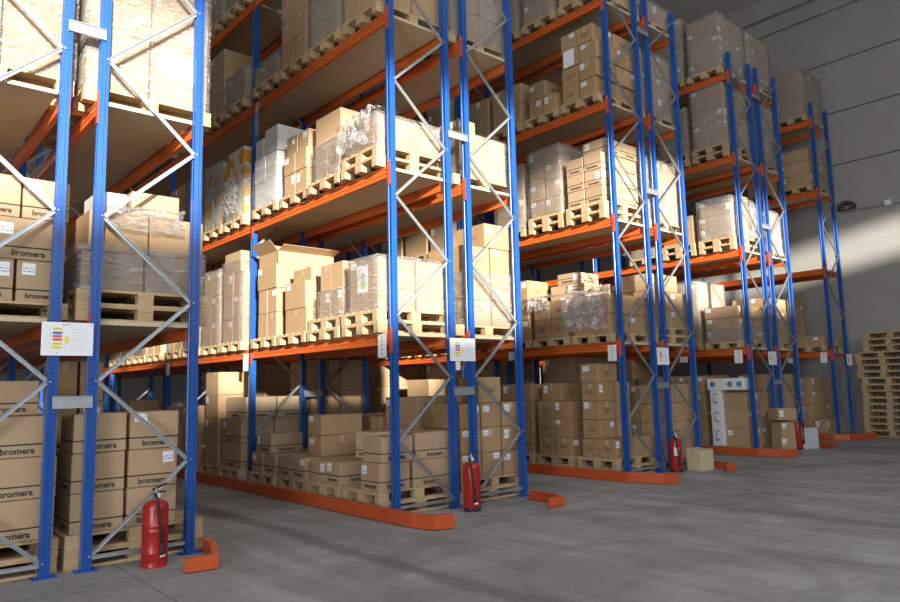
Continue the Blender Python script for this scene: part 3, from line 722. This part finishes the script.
# ---- third rack, aisle side
ld('3L', 0, 0, 2, [('logo', 2, 2, .315, {'y': (.02, .70)}), ('logo', 2, 1, .315, {'y': (.30, .66), 'x': (.02, .9)}), ('logo', 2, 1, .315, {'y': (.30, .66), 'x': (.02, .9)}), ('logo', 2, 1, .315, {'y': (.30, .66), 'x': (.02, .9)}), ('logo', 1, 1, .315, {'y': (.30, .66), 'x': (.0, .56)})])
ld('3L', 0, 1, 2, [('logo', 2, 2, .3), ('logo', 2, 2, .3), ('logo', 2, 2, .3), ('logo', 1, 1, .3, {'x': (.05, .6), 'y': (.25, .7)})])
ld('3L', 0, 2, 2, [('logo', 1, 2, .3, FR)] * 4)
ld('3L', 0, 3, 1, [('logo', 1, 2, .3, FR)] * 4)
ld('3L', 1, 0, 1, [('logo', 2, 2, .33), ('logo', 2, 2, .33)])
ld('3L', 1, 1, 1, [('logo', 2, 2, .33), ('logo', 2, 2, .33), ('brom', 1, 2, .17, {'x': (.5, 1.1)}), ('brom', 1, 2, .17, {'x': (.5, 1.1)}), ('brom', 1, 1, .2, {'x': (.5, 1.1), 'y': (.1, .6)})])
ld('3L', 1, 2, 1, [('logo', 1, 2, .36, FR)] * 3)
ld('3L', 2, 0, 2, [('brom', 2, 2, .29, {'st': ''}), ('brom', 2, 2, .29), ('brom', 2, 2, .29, {'st': ''}), ('brom', 2, 1, .27, {'x': (.15, 1.1), 'y': (.0, .5)})])
ld('3L', 2, 1, 2, [('plain', 2, 2, .3)] * 4, wrap=1)
ld('3L', 2, 2, 1, [('plain', 1, 1, .6, FR)] * 2, wrap=1)
ld('3L', 3, 0, 1, [('logo', 2, 2, .33, {'y': (.06, .78)}), ('logo', 2, 2, .33), ('logo', 2, 2, .33, {'y': (.0, .76)}), ('logo', 2, 2, .3, {'y': (.06, .78)})])
ld('3L', 3, 1, 1, [('logo', 2, 2, .33, {'y': (.02, .7)}), ('logo', 2, 1, .33, {'y': (.3, .7)})])
ld('3L', 3, 2, 1, [('plain', 1, 2, .4, FR)] * 2)
ld('3L', 3, 3, 1, [('plain', 1, 2, .4, FR)] * 2)
ld('3L', 4, 0, 1, [('plain', 2, 2, .35)] * 2); ld('3L', 4, 1, 1, [('plain', 1, 2, .4, FR)] * 2, wrap=1); ld('3L', 4, 2, 1, [('plain', 1, 2, .4, FR)] * 2, wrap=1); ld('3L', 4, 3, 1, [('plain', 1, 2, .4, FR)] * 2)
for lv in range(4):
    for k in (4, 5, 6): ld('3L', lv, k, 1, [('plain', 1, 1, .5, FR)] * (2 + (k + lv) % 2))
# ---- third rack, right half
ld('3R', 0, 0, 1, [('plain', 2, 2, .33, {'st': ''})] * 4)
ld('3R', 1, 0, 2, [('plain', 2, 2, .33)] * 2 + [('plain', 2, 1, .3, {'x': (.0, .9)})])
ld('3R', 2, 0, 1, [('plain', 2, 2, .38)] * 3, wrap=1)
ld('3R', 3, 0, 1, [('plain', 2, 2, .4)] * 3, wrap=1)
ld('3R', 4, 0, 1, [('plain', 2, 2, .4)] * 1, wrap=1)
for lv in range(4): ld('3R', lv, 1, 1, [('plain', 2, 1, .5)] * 2)
# ---- fourth rack
ld('4L', 0, 0, 1, [('plain', 2, 1, .375, {'y': (.02, .52), 'x': (.12, 1.18)})] * 3)
ld('4L', 0, 1, 1, [('plain', 2, 2, .36)] * 4)
ld('4L', 0, 2, 1, [('plain', 1, 2, .36, FR)] * 4)
ld('4L', 1, 0, 1, [('plain', 2, 1, .24)] * 3, wrap=.4)
ld('4L', 1, 1, 1, [('plain', 2, 1, .27)] * 5, wrap=1)
ld('4L', 1, 2, 1, [('plain', 1, 2, .36, FR)] * 3, wrap=1)
ld('4L', 2, 0, 2, [('plain', 2, 1, .24)] * 3 + [('plain', 1, 1, .22, {'x': (.5, .9), 'y': (.05, .45)})], wrap=.9)
ld('4L', 2, 1, 2, [('plain', 2, 2, .3)] * 2)
ld('4L', 2, 2, 1, [('plain', 1, 2, .36, FR)] * 3, wrap=1)
ld('4L', 3, 0, 2, [('plain', 2, 1, .26)] * 5, wrap=1)
ld('4L', 3, 1, 2, [('plain', 1, 2, .35, FR)] * 3, wrap=1)
ld('4L', 3, 2, 1, [('plain', 1, 2, .36, FR)] * 3, wrap=1)
ld('4L', 4, 0, 1, [('plain', 2, 1, .25)] * 5, wrap=1)
ld('4L', 4, 1, 1, [('plain', 1, 2, .36, FR)] * 4, wrap=1)
ld('4L', 4, 2, 1, [('plain', 1, 2, .36, FR)] * 4, wrap=1)
ld('4R', 0, 0, 1, [('plain', 2, 1, .36)] * 4)
ld('4R', 1, 0, 1, [('plain', 2, 1, .24)] * 4)
ld('4R', 2, 0, 1, [('plain', 2, 1, .45)] * 2, wrap=1)
ld('4R', 3, 0, 1, [('plain', 2, 1, .28)] * 5, wrap=1)
ld('4R', 4, 0, 1, [('plain', 2, 1, .30)] * 4, wrap=1)
# ---- last rack
ld('5L', 0, 0, 1, [('plain', 2, 2, .34, {'y': (.1, .78)}), ('plain', 2, 1, .34, {'y': (.4, .78)}), ('plain', 2, 1, .34, {'y': (.4, .78)}), ('plain', 2, 1, .34, {'y': (.4, .78)})])
ld('5L', 0, 1, 1, [('plain', 2, 1, .36)] * 3)
ld('5L', 1, 0, 1, [('plain', 2, 2, .24)])
ld('5L', 1, 1, 1, [('plain', 2, 1, .22)] * 6)
ld('5L', 3, 0, 1, [('plain', 2, 1, .32)] * 3)
ld('5L', 4, 0, 1, [('plain', 2, 1, .4)] * 3, wrap=1)
ld('5L', 3, 1, 1, [('plain', 2, 1, .32)] * 3); ld('5L', 4, 1, 1, [('plain', 2, 1, .4)] * 3, wrap=1)

# ------------------------------------------------------------------ fire extinguishers
def extinguisher(x, y, rz, h, r, label, sticker=False, bands=False):
    e = bpy.data.objects.new('fire_extinguisher', None); C.objects.link(e); e.location = (x, y, 0); e.rotation_euler = (0, 0, rz)
    tag(e, label, 'fire extinguisher')
    prof = [(r * .93, .03), (r, .045)]
    if bands: prof += [(r, h * .20), (r * 1.02, h * .21), (r * 1.02, h * .225), (r, h * .235), (r, h * .52), (r * 1.03, h * .53), (r * 1.03, h * .55), (r, h * .56), (r, h * .60), (r * 1.03, h * .61), (r * 1.03, h * .625), (r, h * .635)]
    prof += [(r, h - r * .62), (r * .97, h - r * .38), (r * .84, h - r * .18), (r * .55, h - r * .05), (r * .28, h), (r * .24, h + .02)]
    link('cylinder', smooth_by_angle(MB().lathe(prof, 28).mesh('cylinder', M['red'])), e)
    link('foot_ring', smooth_by_angle(MB().lathe([(r * .98, 0), (r * 1.02, .005), (r * .98, .04), (r * .9, .042)], 28).mesh('foot_ring', M['black'] if not bands else M['red'])), e)
    link('valve', smooth_by_angle(MB().lathe([(.022, 0), (.022, .04), (.03, .045), (.03, .065), (.016, .07), (.016, .095)], 14, (0, 0, h + .01)).mesh('valve', M['steel'])), e)
    hd = MB(); hd.prism([(-.03, h + .085), (.10, h + .125), (.10, h + .135), (-.03, h + .10)], 'y', -.011, .011); hd.prism([(-.02, h + .06), (.09, h + .055), (.09, h + .065), (-.02, h + .072)], 'y', -.011, .011)
    link('handle', hd.mesh('handle', M['black']), e)
    q = []
    for i in range(15):
        t = i / 14
        if t < .3: a = t / .3; q.append((-.02 - .045 * math.sin(a * 1.5), -r * (.15 + 1.0 * a), h + .05 - .03 * a + .02 * math.sin(a * 3)))
        else: a = (t - .3) / .7; q.append((-.065 + .05 * a, -r * 1.14 - .006, h + .02 - a * h * .66))
    link('hose', MB().tube(q, .013, 8).mesh('hose', M['black'], True), e)
    link('nozzle', MB().lathe([(.016, -.10), (.02, -.09), (.018, 0)], 10, (q[-1][0], q[-1][1], q[-1][2])).mesh('nozzle', M['black'], True), e)
    g = link('pressure_gauge', MB().lathe([(.02, 0), (.02, .014), (.016, .018)], 14).mesh('pressure_gauge', M['paper']), e, (0, -.03, h + .04), (math.pi / 2, 0, 0))
    if sticker:
        seg = []
        m = MB(); n = 8; a0, a1 = math.radians(225), math.radians(268)
        for i in range(n):
            t0, t1 = a0 + (a1 - a0) * i / n, a0 + (a1 - a0) * (i + 1) / n; R = r * 1.006
            vs = [m.bm.verts.new((R * math.cos(t), R * math.sin(t), z)) for t, z in ((t0, h * .5), (t1, h * .5), (t1, h * .74), (t0, h * .74))]; m.bm.faces.new(vs)
        link('instruction_sticker', m.mesh('instruction_sticker', M['paper']), e)
    else:
        m = MB(); n = 4; a0, a1 = math.radians(262), math.radians(290)
        for i in range(n):
            t0, t1 = a0 + (a1 - a0) * i / n, a0 + (a1 - a0) * (i + 1) / n; R = r * 1.012
            vs = [m.bm.verts.new((R * math.cos(t), R * math.sin(t), z)) for t, z in ((t0, h * .155), (t1, h * .155), (t1, h * .185), (t0, h * .185))]; m.bm.faces.new(vs)
        link('small_plate', m.mesh('small_plate', M['paper']), e)
    return e
extinguisher(-.415, -.27, .25, .56, .108, 'banded red fire extinguisher before the leftmost rack, hose down its front', bands=True)
extinguisher(3.285, -.34, -.35, .57, .105, 'red fire extinguisher at the middle posts of the second rack')
extinguisher(8.03, -.19, -.45, .55, .105, 'red fire extinguisher with white sticker beside the carton on the floor', sticker=True)
extinguisher(12.93, -.08, .6, .55, .10, 'partly hidden red fire extinguisher between stacked cartons and grey panel')

# ------------------------------------------------------------------ signs on the rack ends
def strip(w, h, m, t=.0012): return cached(('strip', round(w, 4), round(h, 4), m), lambda: MB().box(-w / 2, w / 2, -t, 0, -h / 2, h / 2).mesh('printed_mark', M[m]))
def sign(x0, x1, z0, z1, yface, label):
    w, h = x1 - x0, z1 - z0
    o = link('rack_sign', MB().box(-w / 2, w / 2, -.004, 0, -h / 2, h / 2, .001).mesh('rack_sign', M['paper']), None, ((x0 + x1) / 2, yface, (z0 + z1) / 2))
    tag(o, label, 'sign')
    y = -.0042
    def put(n, u, v, ww, hh, m): return link(n, strip(ww * w, hh * h, m), o, ((u - .5) * w, y, (v - .5) * h))
    for v, m in ((.80, 'p_yellow'), (.675, 'p_blue'), (.575, 'p_red'), (.475, 'p_red'), (.35, 'p_yellow'), (.245, 'p_yellow')):
        put('colour_bar', .30, v, .18, .075 if m != 'p_yellow' else .085, m)
        put('row_number', .165, v, .018, .035, 'p_grey')
        put('bar_wording', .30, v, .12, .014, 'ink')
    ov = link('yellow_oval', cached(('oval', round(w, 3)), lambda: MB().lathe([(1, 0), (1, .0012)], 20).mesh('yellow_oval', M['p_yellow'])), o, (-.02 * w, y, -.02 * h), (math.pi / 2, 0, 0)); ov.scale = (.05 * w, .13 * h, 1)
    sq = [((.38 + .012 * i - .5) * w, y - .0008, (.915 + .012 * math.sin(i * 1.9) + .001 * i - .5) * h) for i in range(14)]
    link('heading_scrawl', MB().tube(sq, .0022 * h / .28, 5).mesh('heading_scrawl', M['p_violet']), o)
    for i, v in enumerate((.80, .70, .60, .50, .42, .32, .24, .17)):
        put('small_print', .72 + .02 * (i % 3 - 1), v, .30 - .05 * (i % 2), .008, 'p_grey')
    for u, v in ((.955, .94), (.30, .065)): put('fixing', u, v, .018, .025, 'p_blue')
    return o
YF = -.0475
sign(-1.322, -.918, 1.826, 2.112, -.058, 'large white colour-chart sign between posts of the leftmost rack')
sign(3.228, 3.664, 1.808, 2.10, -.058, 'white colour-chart sign on the end of the second rack')
sign(7.852, 8.214, 1.775, 2.065, -.058, 'white colour-chart sign on the end of the third rack')
sign(12.17, 12.54, 1.79, 2.07, .056, 'small white colour-chart sign on the end of the fourth rack')
sign(16.56, 16.93, 1.79, 2.08, .122, 'white sign on the right post of the last rack, by the wall')
def placard(xf, y0, y1, z0, z1, label):
    w, h = y1 - y0, z1 - z0
    o = link('shelf_placard', MB().box(-.003, 0, -w / 2, w / 2, -h / 2, h / 2).mesh('shelf_placard', M['paper']), None, (xf, (y0 + y1) / 2, (z0 + z1) / 2))
    tag(o, label, 'sign')
    n = max(2, int(h / .055))
    for i in range(n):
        v = h * (.5 - (i + .9) / (n + .8))
        m = cached(('pm', round(w, 2)), lambda: MB().box(-.0012, 0, -w * .10, w * .10, -.006, .006).mesh('printed_mark', M['p_grey']))
        link('printed_mark', m, o, (-.0031, 0, v))
        link('pictogram', cached(('pg',), lambda: MB().box(-.0012, 0, -.014, .014, -.005, .005).mesh('pictogram', M['p_grey'])), o, (-.0031, -w * .0, v + .014))
    return o
xf = lambda k: X[k] - .0635
placard(xf('D'), .06, .235, 1.85, 2.14, 'white row placard hanging beside the front post of the second rack')
placard(xf('D'), 3.80, 3.98, 1.81, 2.09, 'white row placard beside the second aisle post of the second rack')
placard(xf('D'), 7.30, 7.48, 1.84, 2.09, 'far white row placard beside the third aisle post of the second rack')
placard(xf('H'), .05, .22, 1.84, 2.10, 'white row placard hanging beside the front post of the third rack')
placard(xf('H'), 2.26, 2.47, 1.95, 2.108, 'small white tag on the third rack beam, seen through the second rack')
placard(xf('H'), 3.83, 4.0, 1.82, 2.08, 'white row placard beside the second aisle post of the third rack')
placard(xf('L'), .24, .415, 1.833, 2.105, 'white row placard hanging beside the front post of the fourth rack')
placard(xf('L'), 1.48, 1.67, 1.90, 2.022, 'small white tag on the fourth rack beam, seen through the third rack')
placard(xf('P'), .29, .44, 1.86, 2.12, 'white row placard beside the front post of the last rack')
placard(xf('P'), 1.12, 1.24, 1.89, 2.01, 'small white tag on the last rack beam, seen through the fourth rack')

# ------------------------------------------------------------------ loose things on the floor
c = carton('pale', 8.46, -.38, 0, .36, .28, .35, -.08, '', '', '')
c.data = cached(('floorbox',), lambda: MB().box(-.18, .18, -.14, .14, 0, .35, .008).mesh('carton', m_cardboard('sun-bleached cardboard', (.60, .50, .34))))
for sx in (-1, 1): link('lid_flap', cached(('lf',), lambda: MB().box(-.17, .17, -.065, .065, 0, .004).mesh('lid_flap', c.data.materials[0])), c, (0, .07 * sx, .355), (.10 * sx, 0, 0))
link('packing_tape', tape_me(.1), c, (-.1802, .03, .29), (math.pi / 2, 0, -math.pi / 2))
tag(c, 'single pale carton standing on the floor right of the third extinguisher', 'carton')
zz = 0
for i, (w, dp, h, rz) in enumerate(((.36, .28, .32, -.45), (.35, .28, .30, -.40), (.44, .30, .24, -.5))):
    if i == 2: zz += .035
    c = carton('plain', 12.13 + .01 * i, -.15, zz, w, dp, h, rz, 'y', '', '', i + 3)
    tag(c, ['bottom', 'middle open-topped', 'top wide'][i] + ' brown carton of the floor stack at the fourth rack end', 'carton'); zz += h + .001
    if i == 1:
        for s in (-1, 1): link('lid_flap', cached(('lf2',), lambda: MB().box(-.22, .22, -.08, .08, -.002, .002).mesh('lid_flap', M['plain'])), c, (0, s * .09, h + .015), (s * .12, 0, 0))
p = bpy.data.objects.new('grey_panel', None); C.objects.link(p); p.location = (13.235, -.20, 0); p.rotation_euler = (0, 0, -.42)
tag(p, 'square grey laminate panel standing on the floor by the fourth rack', 'panel')
link('board', MB().box(-.225, .225, -.015, .015, 0, .43, .003).mesh('board', M['panel']), p)
link('edge_band', MB().box(-.228, .228, -.016, .016, .43, .436).mesh('edge_band', M['paper']), p)
for fx in (-.13, .13): link('foot', cached(('pf',), lambda: MB().box(-.02, .02, -.07, .07, 0, .012).mesh('foot', M['panel'])), p, (fx, 0, 0))

# pallets stacked against the concrete wall
zz = 0; R = random.Random(9)
for i in range(16):
    dyy = (.0 if i < 9 else (-.08 if i > 12 else .06)) + R.uniform(-.03, .03) - (.05 if i > 12 else 0)
    dxx = R.uniform(-.02, .02)
    nm = ['bottom', 'second', 'third', 'fourth', 'fifth', 'sixth', 'seventh', 'eighth', 'ninth', 'tenth', 'eleventh', 'twelfth', 'thirteenth', 'fourteenth', 'fifteenth', 'top'][i]
    pl = pallet(17.98 + dxx, -1.15 + dyy, zz, math.pi / 2 + R.uniform(-.012, .012), f"wooden pallet, {nm} of the tall empty stack by the wall", 'empty pallets stacked by the wall', True)
    pl.scale = (1, 1, 1.12); zz += .1625

# loose crumpled film over loads
xL, yL = X['H'] - .15, SLOT0
film_drape([(xL + .55, Z[1] + .90), (xL - .02, Z[1] + .87), (xL - .04, Z[1] + .70), (xL - .05, Z[1] + .2)], .10, 1.0, 4, 'crumpled clear film hanging over cartons on first shelf, third rack', amp=.075)
film_drape([(xL + .35, Z[1] + .90), (xL - .02, Z[1] + .88), (xL - .04, Z[1] + .62)], 1.35, 1.85, 7, 'small crumpled film heap on cartons beside third rack front load', amp=.07)
film_drape([(.21, Z[1] + 1.09), (.075, Z[1] + 1.085), (.055, Z[1] + .98), (.05, Z[1] + .84)], -.80, -.10, 12, 'bunched clear film over the top cartons, first shelf of leftmost rack', axis='x', amp=.06)
xD = X['D'] - .15
film_drape([(xD + .4, Z[2] + .80), (xD - .03, Z[2] + .78), (xD - .06, Z[2] + .5), (xD - .06, Z[2] + .30)], .15, .86, 15, 'torn film hanging from the wrapped load on second shelf, second rack', amp=.07)
film_drape([(xD - .05, Z[2] + .80), (xD - .06, Z[2] + .55), (xD - .06, Z[2] + .2)], 3.95, 4.5, 21, 'loose film over white and orange cartons, second shelf of second rack', amp=.06)
film_drape([(.22, Z[2] + 1.12), (.15, Z[2] + 1.07), (.14, Z[2] + .5), (.135, Z[2] + .30)], X['L'] + .55, X['M'] - .06, 25, 'clear film flap hanging at the fourth rack end, second shelf left', axis='x', amp=.022)
film_drape([(.7, Z[2] + 1.12), (.20, Z[2] + 1.08), (.18, Z[2] + .5), (.165, Z[2] + .03)], X['N'] + .25, X['O'] - .12, 29, 'clear film flap hanging at the fourth rack end, second shelf right', axis='x', amp=.035)

film_drape([(X['D'] - .055, Z[3] - .02), (X['D'] - .075, Z[3] - .3), (X['D'] - .06, Z[3] - .62)], 3.50, 3.62, 33, 'narrow torn plastic strip hanging beside the second aisle post, second rack', amp=.02, n=12, m=4)
# open carton with its flaps up in the sunlit bay
oc = bpy.data.objects.new('open_carton', None); C.objects.link(oc); oc.location = (X['D'] + .42, 3.12, Z[1] + .1445 + 3 * .3655 + .004)
tag(oc, 'large open carton with raised flaps, topmost in the sunlit bay, second rack', 'carton')
m = MB(); w, dd, h = .98, .62, .20
for b in ((-w / 2, w / 2, -dd / 2, -dd / 2 + .006), (-w / 2, w / 2, dd / 2 - .006, dd / 2), (-w / 2, -w / 2 + .006, -dd / 2, dd / 2), (w / 2 - .006, w / 2, -dd / 2, dd / 2)): m.box(*b, 0, h)
m.box(-w / 2, w / 2, -dd / 2, dd / 2, 0, .006)
link('body', m.mesh('body', M['plain']), oc)
link('flap', MB().box(-w / 2, w / 2, -.003, .003, 0, .20).mesh('flap', M['plain']), oc, (0, -dd / 2, h), (1.25, 0, 0))
link('flap', MB().box(-.003, .003, -dd / 2, dd / 2, 0, .20).mesh('flap', M['plain']), oc, (-w / 2, 0, h), (0, -.75, 0))
link('flap', MB().box(-w / 2, w / 2, -.003, .003, 0, .20).mesh('flap', M['plain']), oc, (0, dd / 2, h), (.25, 0, 0))

# sheets fixed to loads
def by_label(s): return next(bpy.data.objects[v[0]] for k, v in LABELS.items() if k.split(',', 1)[-1] == s.split(',', 1)[-1] and 'carton' in k)
def sheet(par, face, u, v, w, h, name, marks=()):
    me = par.data; bb = [Vector(b) for b in par.bound_box]; mn = Vector((min(b.x for b in bb), min(b.y for b in bb), 0))
    s = link(name, MB().box(-w / 2, w / 2, -h / 2, h / 2, 0, .0015).mesh(name, M['paper']), par, (mn.x - .004, -u, v) if face == 'x' else (u, mn.y - .004, v), ROT[face])
    return s
s = sheet(by_label('plain brown carton, left only layer, front pallet, first shelf, second rack left'), 'x', -.02, .40, .24, .34, 'printed_sheet')
q = [(.075 * math.cos(a) - .0, .10 * math.sin(a) + .03, .002) for a in [math.pi * .5 + i * .14 for i in range(13)]]
link('red_arc', MB().tube(q, .006, 5).mesh('red_arc', M['p_red']), s)
link('green_patch', MB().lathe([(.06, 0), (.06, .002)], 18, (.02, -.07, .001)).mesh('green_patch', M['p_green']), s)
link('grey_patch', MB().lathe([(.05, 0), (.05, .002)], 18, (.015, .03, .001)).mesh('grey_patch', M['p_grey']), s)
sheet(by_label('plain brown carton, right bottom layer, front pallet, second shelf, leftmost rack right'), 'y', -.05, .42, .30, .24, 'paper_sheet')
sheet(by_label('tan logo carton, rear left third layer, front pallet, third shelf, third rack left'), 'x', -.03, .17, .24, .30, 'paper_sheet')
# white printed cartons leaning on the fourth rack's front load
zz = .146
for i in range(3):
    c = carton('white', X['L'] - .02, YO[4] + SLOT0 + .65, zz, .22, .24, .38, 0, 'x', '', '', 50 + i)
    tag(c, ['bottom', 'middle', 'upper'][i] + ' white printed carton of the upright column, floor level, fourth rack', 'carton'); zz += .381
    for v, mm in ((.30, 'p_teal'), (.12, 'p_violet')): link('printed_mark', strip(.09, .035, mm), c, (-.1105, 0, v), (0, 0, -math.pi / 2))
    link('printed_stripe', strip(.035, .16, 'p_grey'), c, (-.1105, .03, .2), (0, 0, -math.pi / 2))
c = carton('white', X['L'] - .02, YO[4] + SLOT0 + .41, zz, .24, .80, .24, 0, '', '', '', 60)
tag(c, 'long white printed carton lying across the white column, fourth rack', 'carton')
for yy in (.28, -.10, -.30): link('printed_emblem', cached(('emb',), lambda: MB().lathe([(.06, 0), (.06, .0012)], 16).lathe([(.03, .0012), (.03, .002)], 12).mesh('printed_emblem', M['p_teal'])), c, (-.1205, yy, .12), (0, -math.pi / 2, 0))
# white cartons with a dark round print, far side of the second rack
for i in range(2):
    c = carton('grey', 3.84, 5.12, .715 + .325 * i, .54, .60, .32, 0, '', '', '', 70 + i)
    tag(c, ['lower', 'upper'][i] + ' pale grey carton with a violet roundel, far side of the second rack', 'carton')
    link('printed_roundel', cached(('dot2',), lambda: MB().lathe([(.10, 0), (.10, .0012)], 20).mesh('printed_roundel', M['p_violet'])), c, (.02, -.3002, .16), (math.pi / 2, 0, 0))

# the many small cartons deeper in the racks, too small or too hidden to single out: one object
if KEEP is not None:
    bm = bmesh.new(); mats = sorted(REST)
    for mi, kd in enumerate(mats):
        for (x, y, z, w, dd, h) in REST[kd]:
            w, dd, h = (math.floor(t * 50 + .01) / 50 for t in (w, dd, h)); r = bmesh.ops.create_cube(bm, size=1)
            for v in r['verts']: v.co = Vector((x + v.co.x * w, y + v.co.y * dd, z + (v.co.z + .5) * h))
            for fc in {fc for v in r['verts'] for fc in v.link_faces}: fc.material_index = mi
            if kd in ('plain', 'logo', 'brom'):
                S = random.Random(int(x * 977 + y * 613 + z * 331))
                for q in range(S.choice((0, 1, 1, 2))):
                    fx = S.random() < .6; a, b = S.uniform(.035, .055), S.uniform(.03, .045)
                    zc = z + h - b - S.uniform(.02, .06)
                    if fx: yc = y + S.uniform(-.3, .3) * dd; pt = [(x - w / 2 - .0015, yc + sy * a, zc + sz * b) for sy, sz in ((-1, -1), (-1, 1), (1, 1), (1, -1))]
                    else: xc = x + S.uniform(-.3, .3) * w; pt = [(xc + sy * a, y - dd / 2 - .0015, zc + sz * b) for sy, sz in ((-1, -1), (1, -1), (1, 1), (-1, 1))]
                    fq = bm.faces.new([bm.verts.new(p) for p in pt]); fq.material_index = len(mats)
    me = bpy.data.meshes.new('cartons'); bm.to_mesh(me); bm.free()
    for kd in mats: me.materials.append(M['deep_' + kd] if 'deep_' + kd in M else M[kd])
    me.materials.append(M['paper'])
    tag(link('cartons', me), 'mass of small brown cartons deep in the racks behind the nearer loads', 'carton', kind='stuff')

# ------------------------------------------------------------------ light
def sun_dir(): return Vector((.36, 1, -.18)).normalized()
sl = bpy.data.lights.new('sun', 'SUN'); sl.energy = 16; sl.angle = math.radians(2.2); sl.color = (1, .93, .81)
so = bpy.data.objects.new('sun', sl); C.objects.link(so); so.rotation_euler = sun_dir().to_track_quat('-Z', 'Y').to_euler(); so.location = (0, -20, 8)
def area(name, loc, tgt, sx, sy, power, col):
    l = bpy.data.lights.new(name, 'AREA'); l.shape = 'RECTANGLE'; l.size = sx; l.size_y = sy; l.energy = power; l.color = col
    o = bpy.data.objects.new(name, l); C.objects.link(o); o.location = loc
    o.rotation_euler = (Vector(tgt) - Vector(loc)).to_track_quat('-Z', 'Y').to_euler(); return o
area('window_daylight', (-5, -13.9, 6.6), (-5, 0, 5.0), 10.5, 2.6, 680, (.92, .96, 1))
area('window_daylight', (5.2, -13.9, 6.8), (5.2, 0, 5.0), 9, 2.2, 370, (.92, .96, 1))
area('side_fill', (-11.9, -8.5, 2.4), (2, -2, 1.2), 5.4, 4.4, 1650, (.94, .97, 1))  # added fill from the left; the wall there has no doorway
area('overhead_fill', (1.5, -5.0, 12.5), (1.5, -4.0, 0), 16, 2.5, 330, (.95, .98, 1))  # added overhead fill under a closed ceiling
w = bpy.data.worlds.new('daylight'); bpy.context.scene.world = w; w.use_nodes = True
w.node_tree.nodes['Background'].inputs[0].default_value = (.62, .74, .92, 1); w.node_tree.nodes['Background'].inputs[1].default_value = .6

# ------------------------------------------------------------------ camera
r = Vector((.75572262, -.65447529, -.0233542)); u = Vector((-.06179517, -.10676619, .992362)); f = Vector((.65196985, .74850723, .12112903))
cd = bpy.data.cameras.new('camera'); cam = bpy.data.objects.new('camera', cd); C.objects.link(cam)
cam.matrix_world = Matrix(((r.x, u.x, -f.x, -2.61631), (r.y, u.y, -f.y, -6.79339), (r.z, u.z, -f.z, 1.48073), (0, 0, 0, 1)))
cd.sensor_width = 36; cd.lens = 706.348 / 900 * 36; cd.clip_end = 200
sc = bpy.context.scene; sc.camera = cam
vs = sc.view_settings; vs.view_transform = 'Standard'; vs.look = 'None'; vs.gamma = 1; vs.exposure = 0
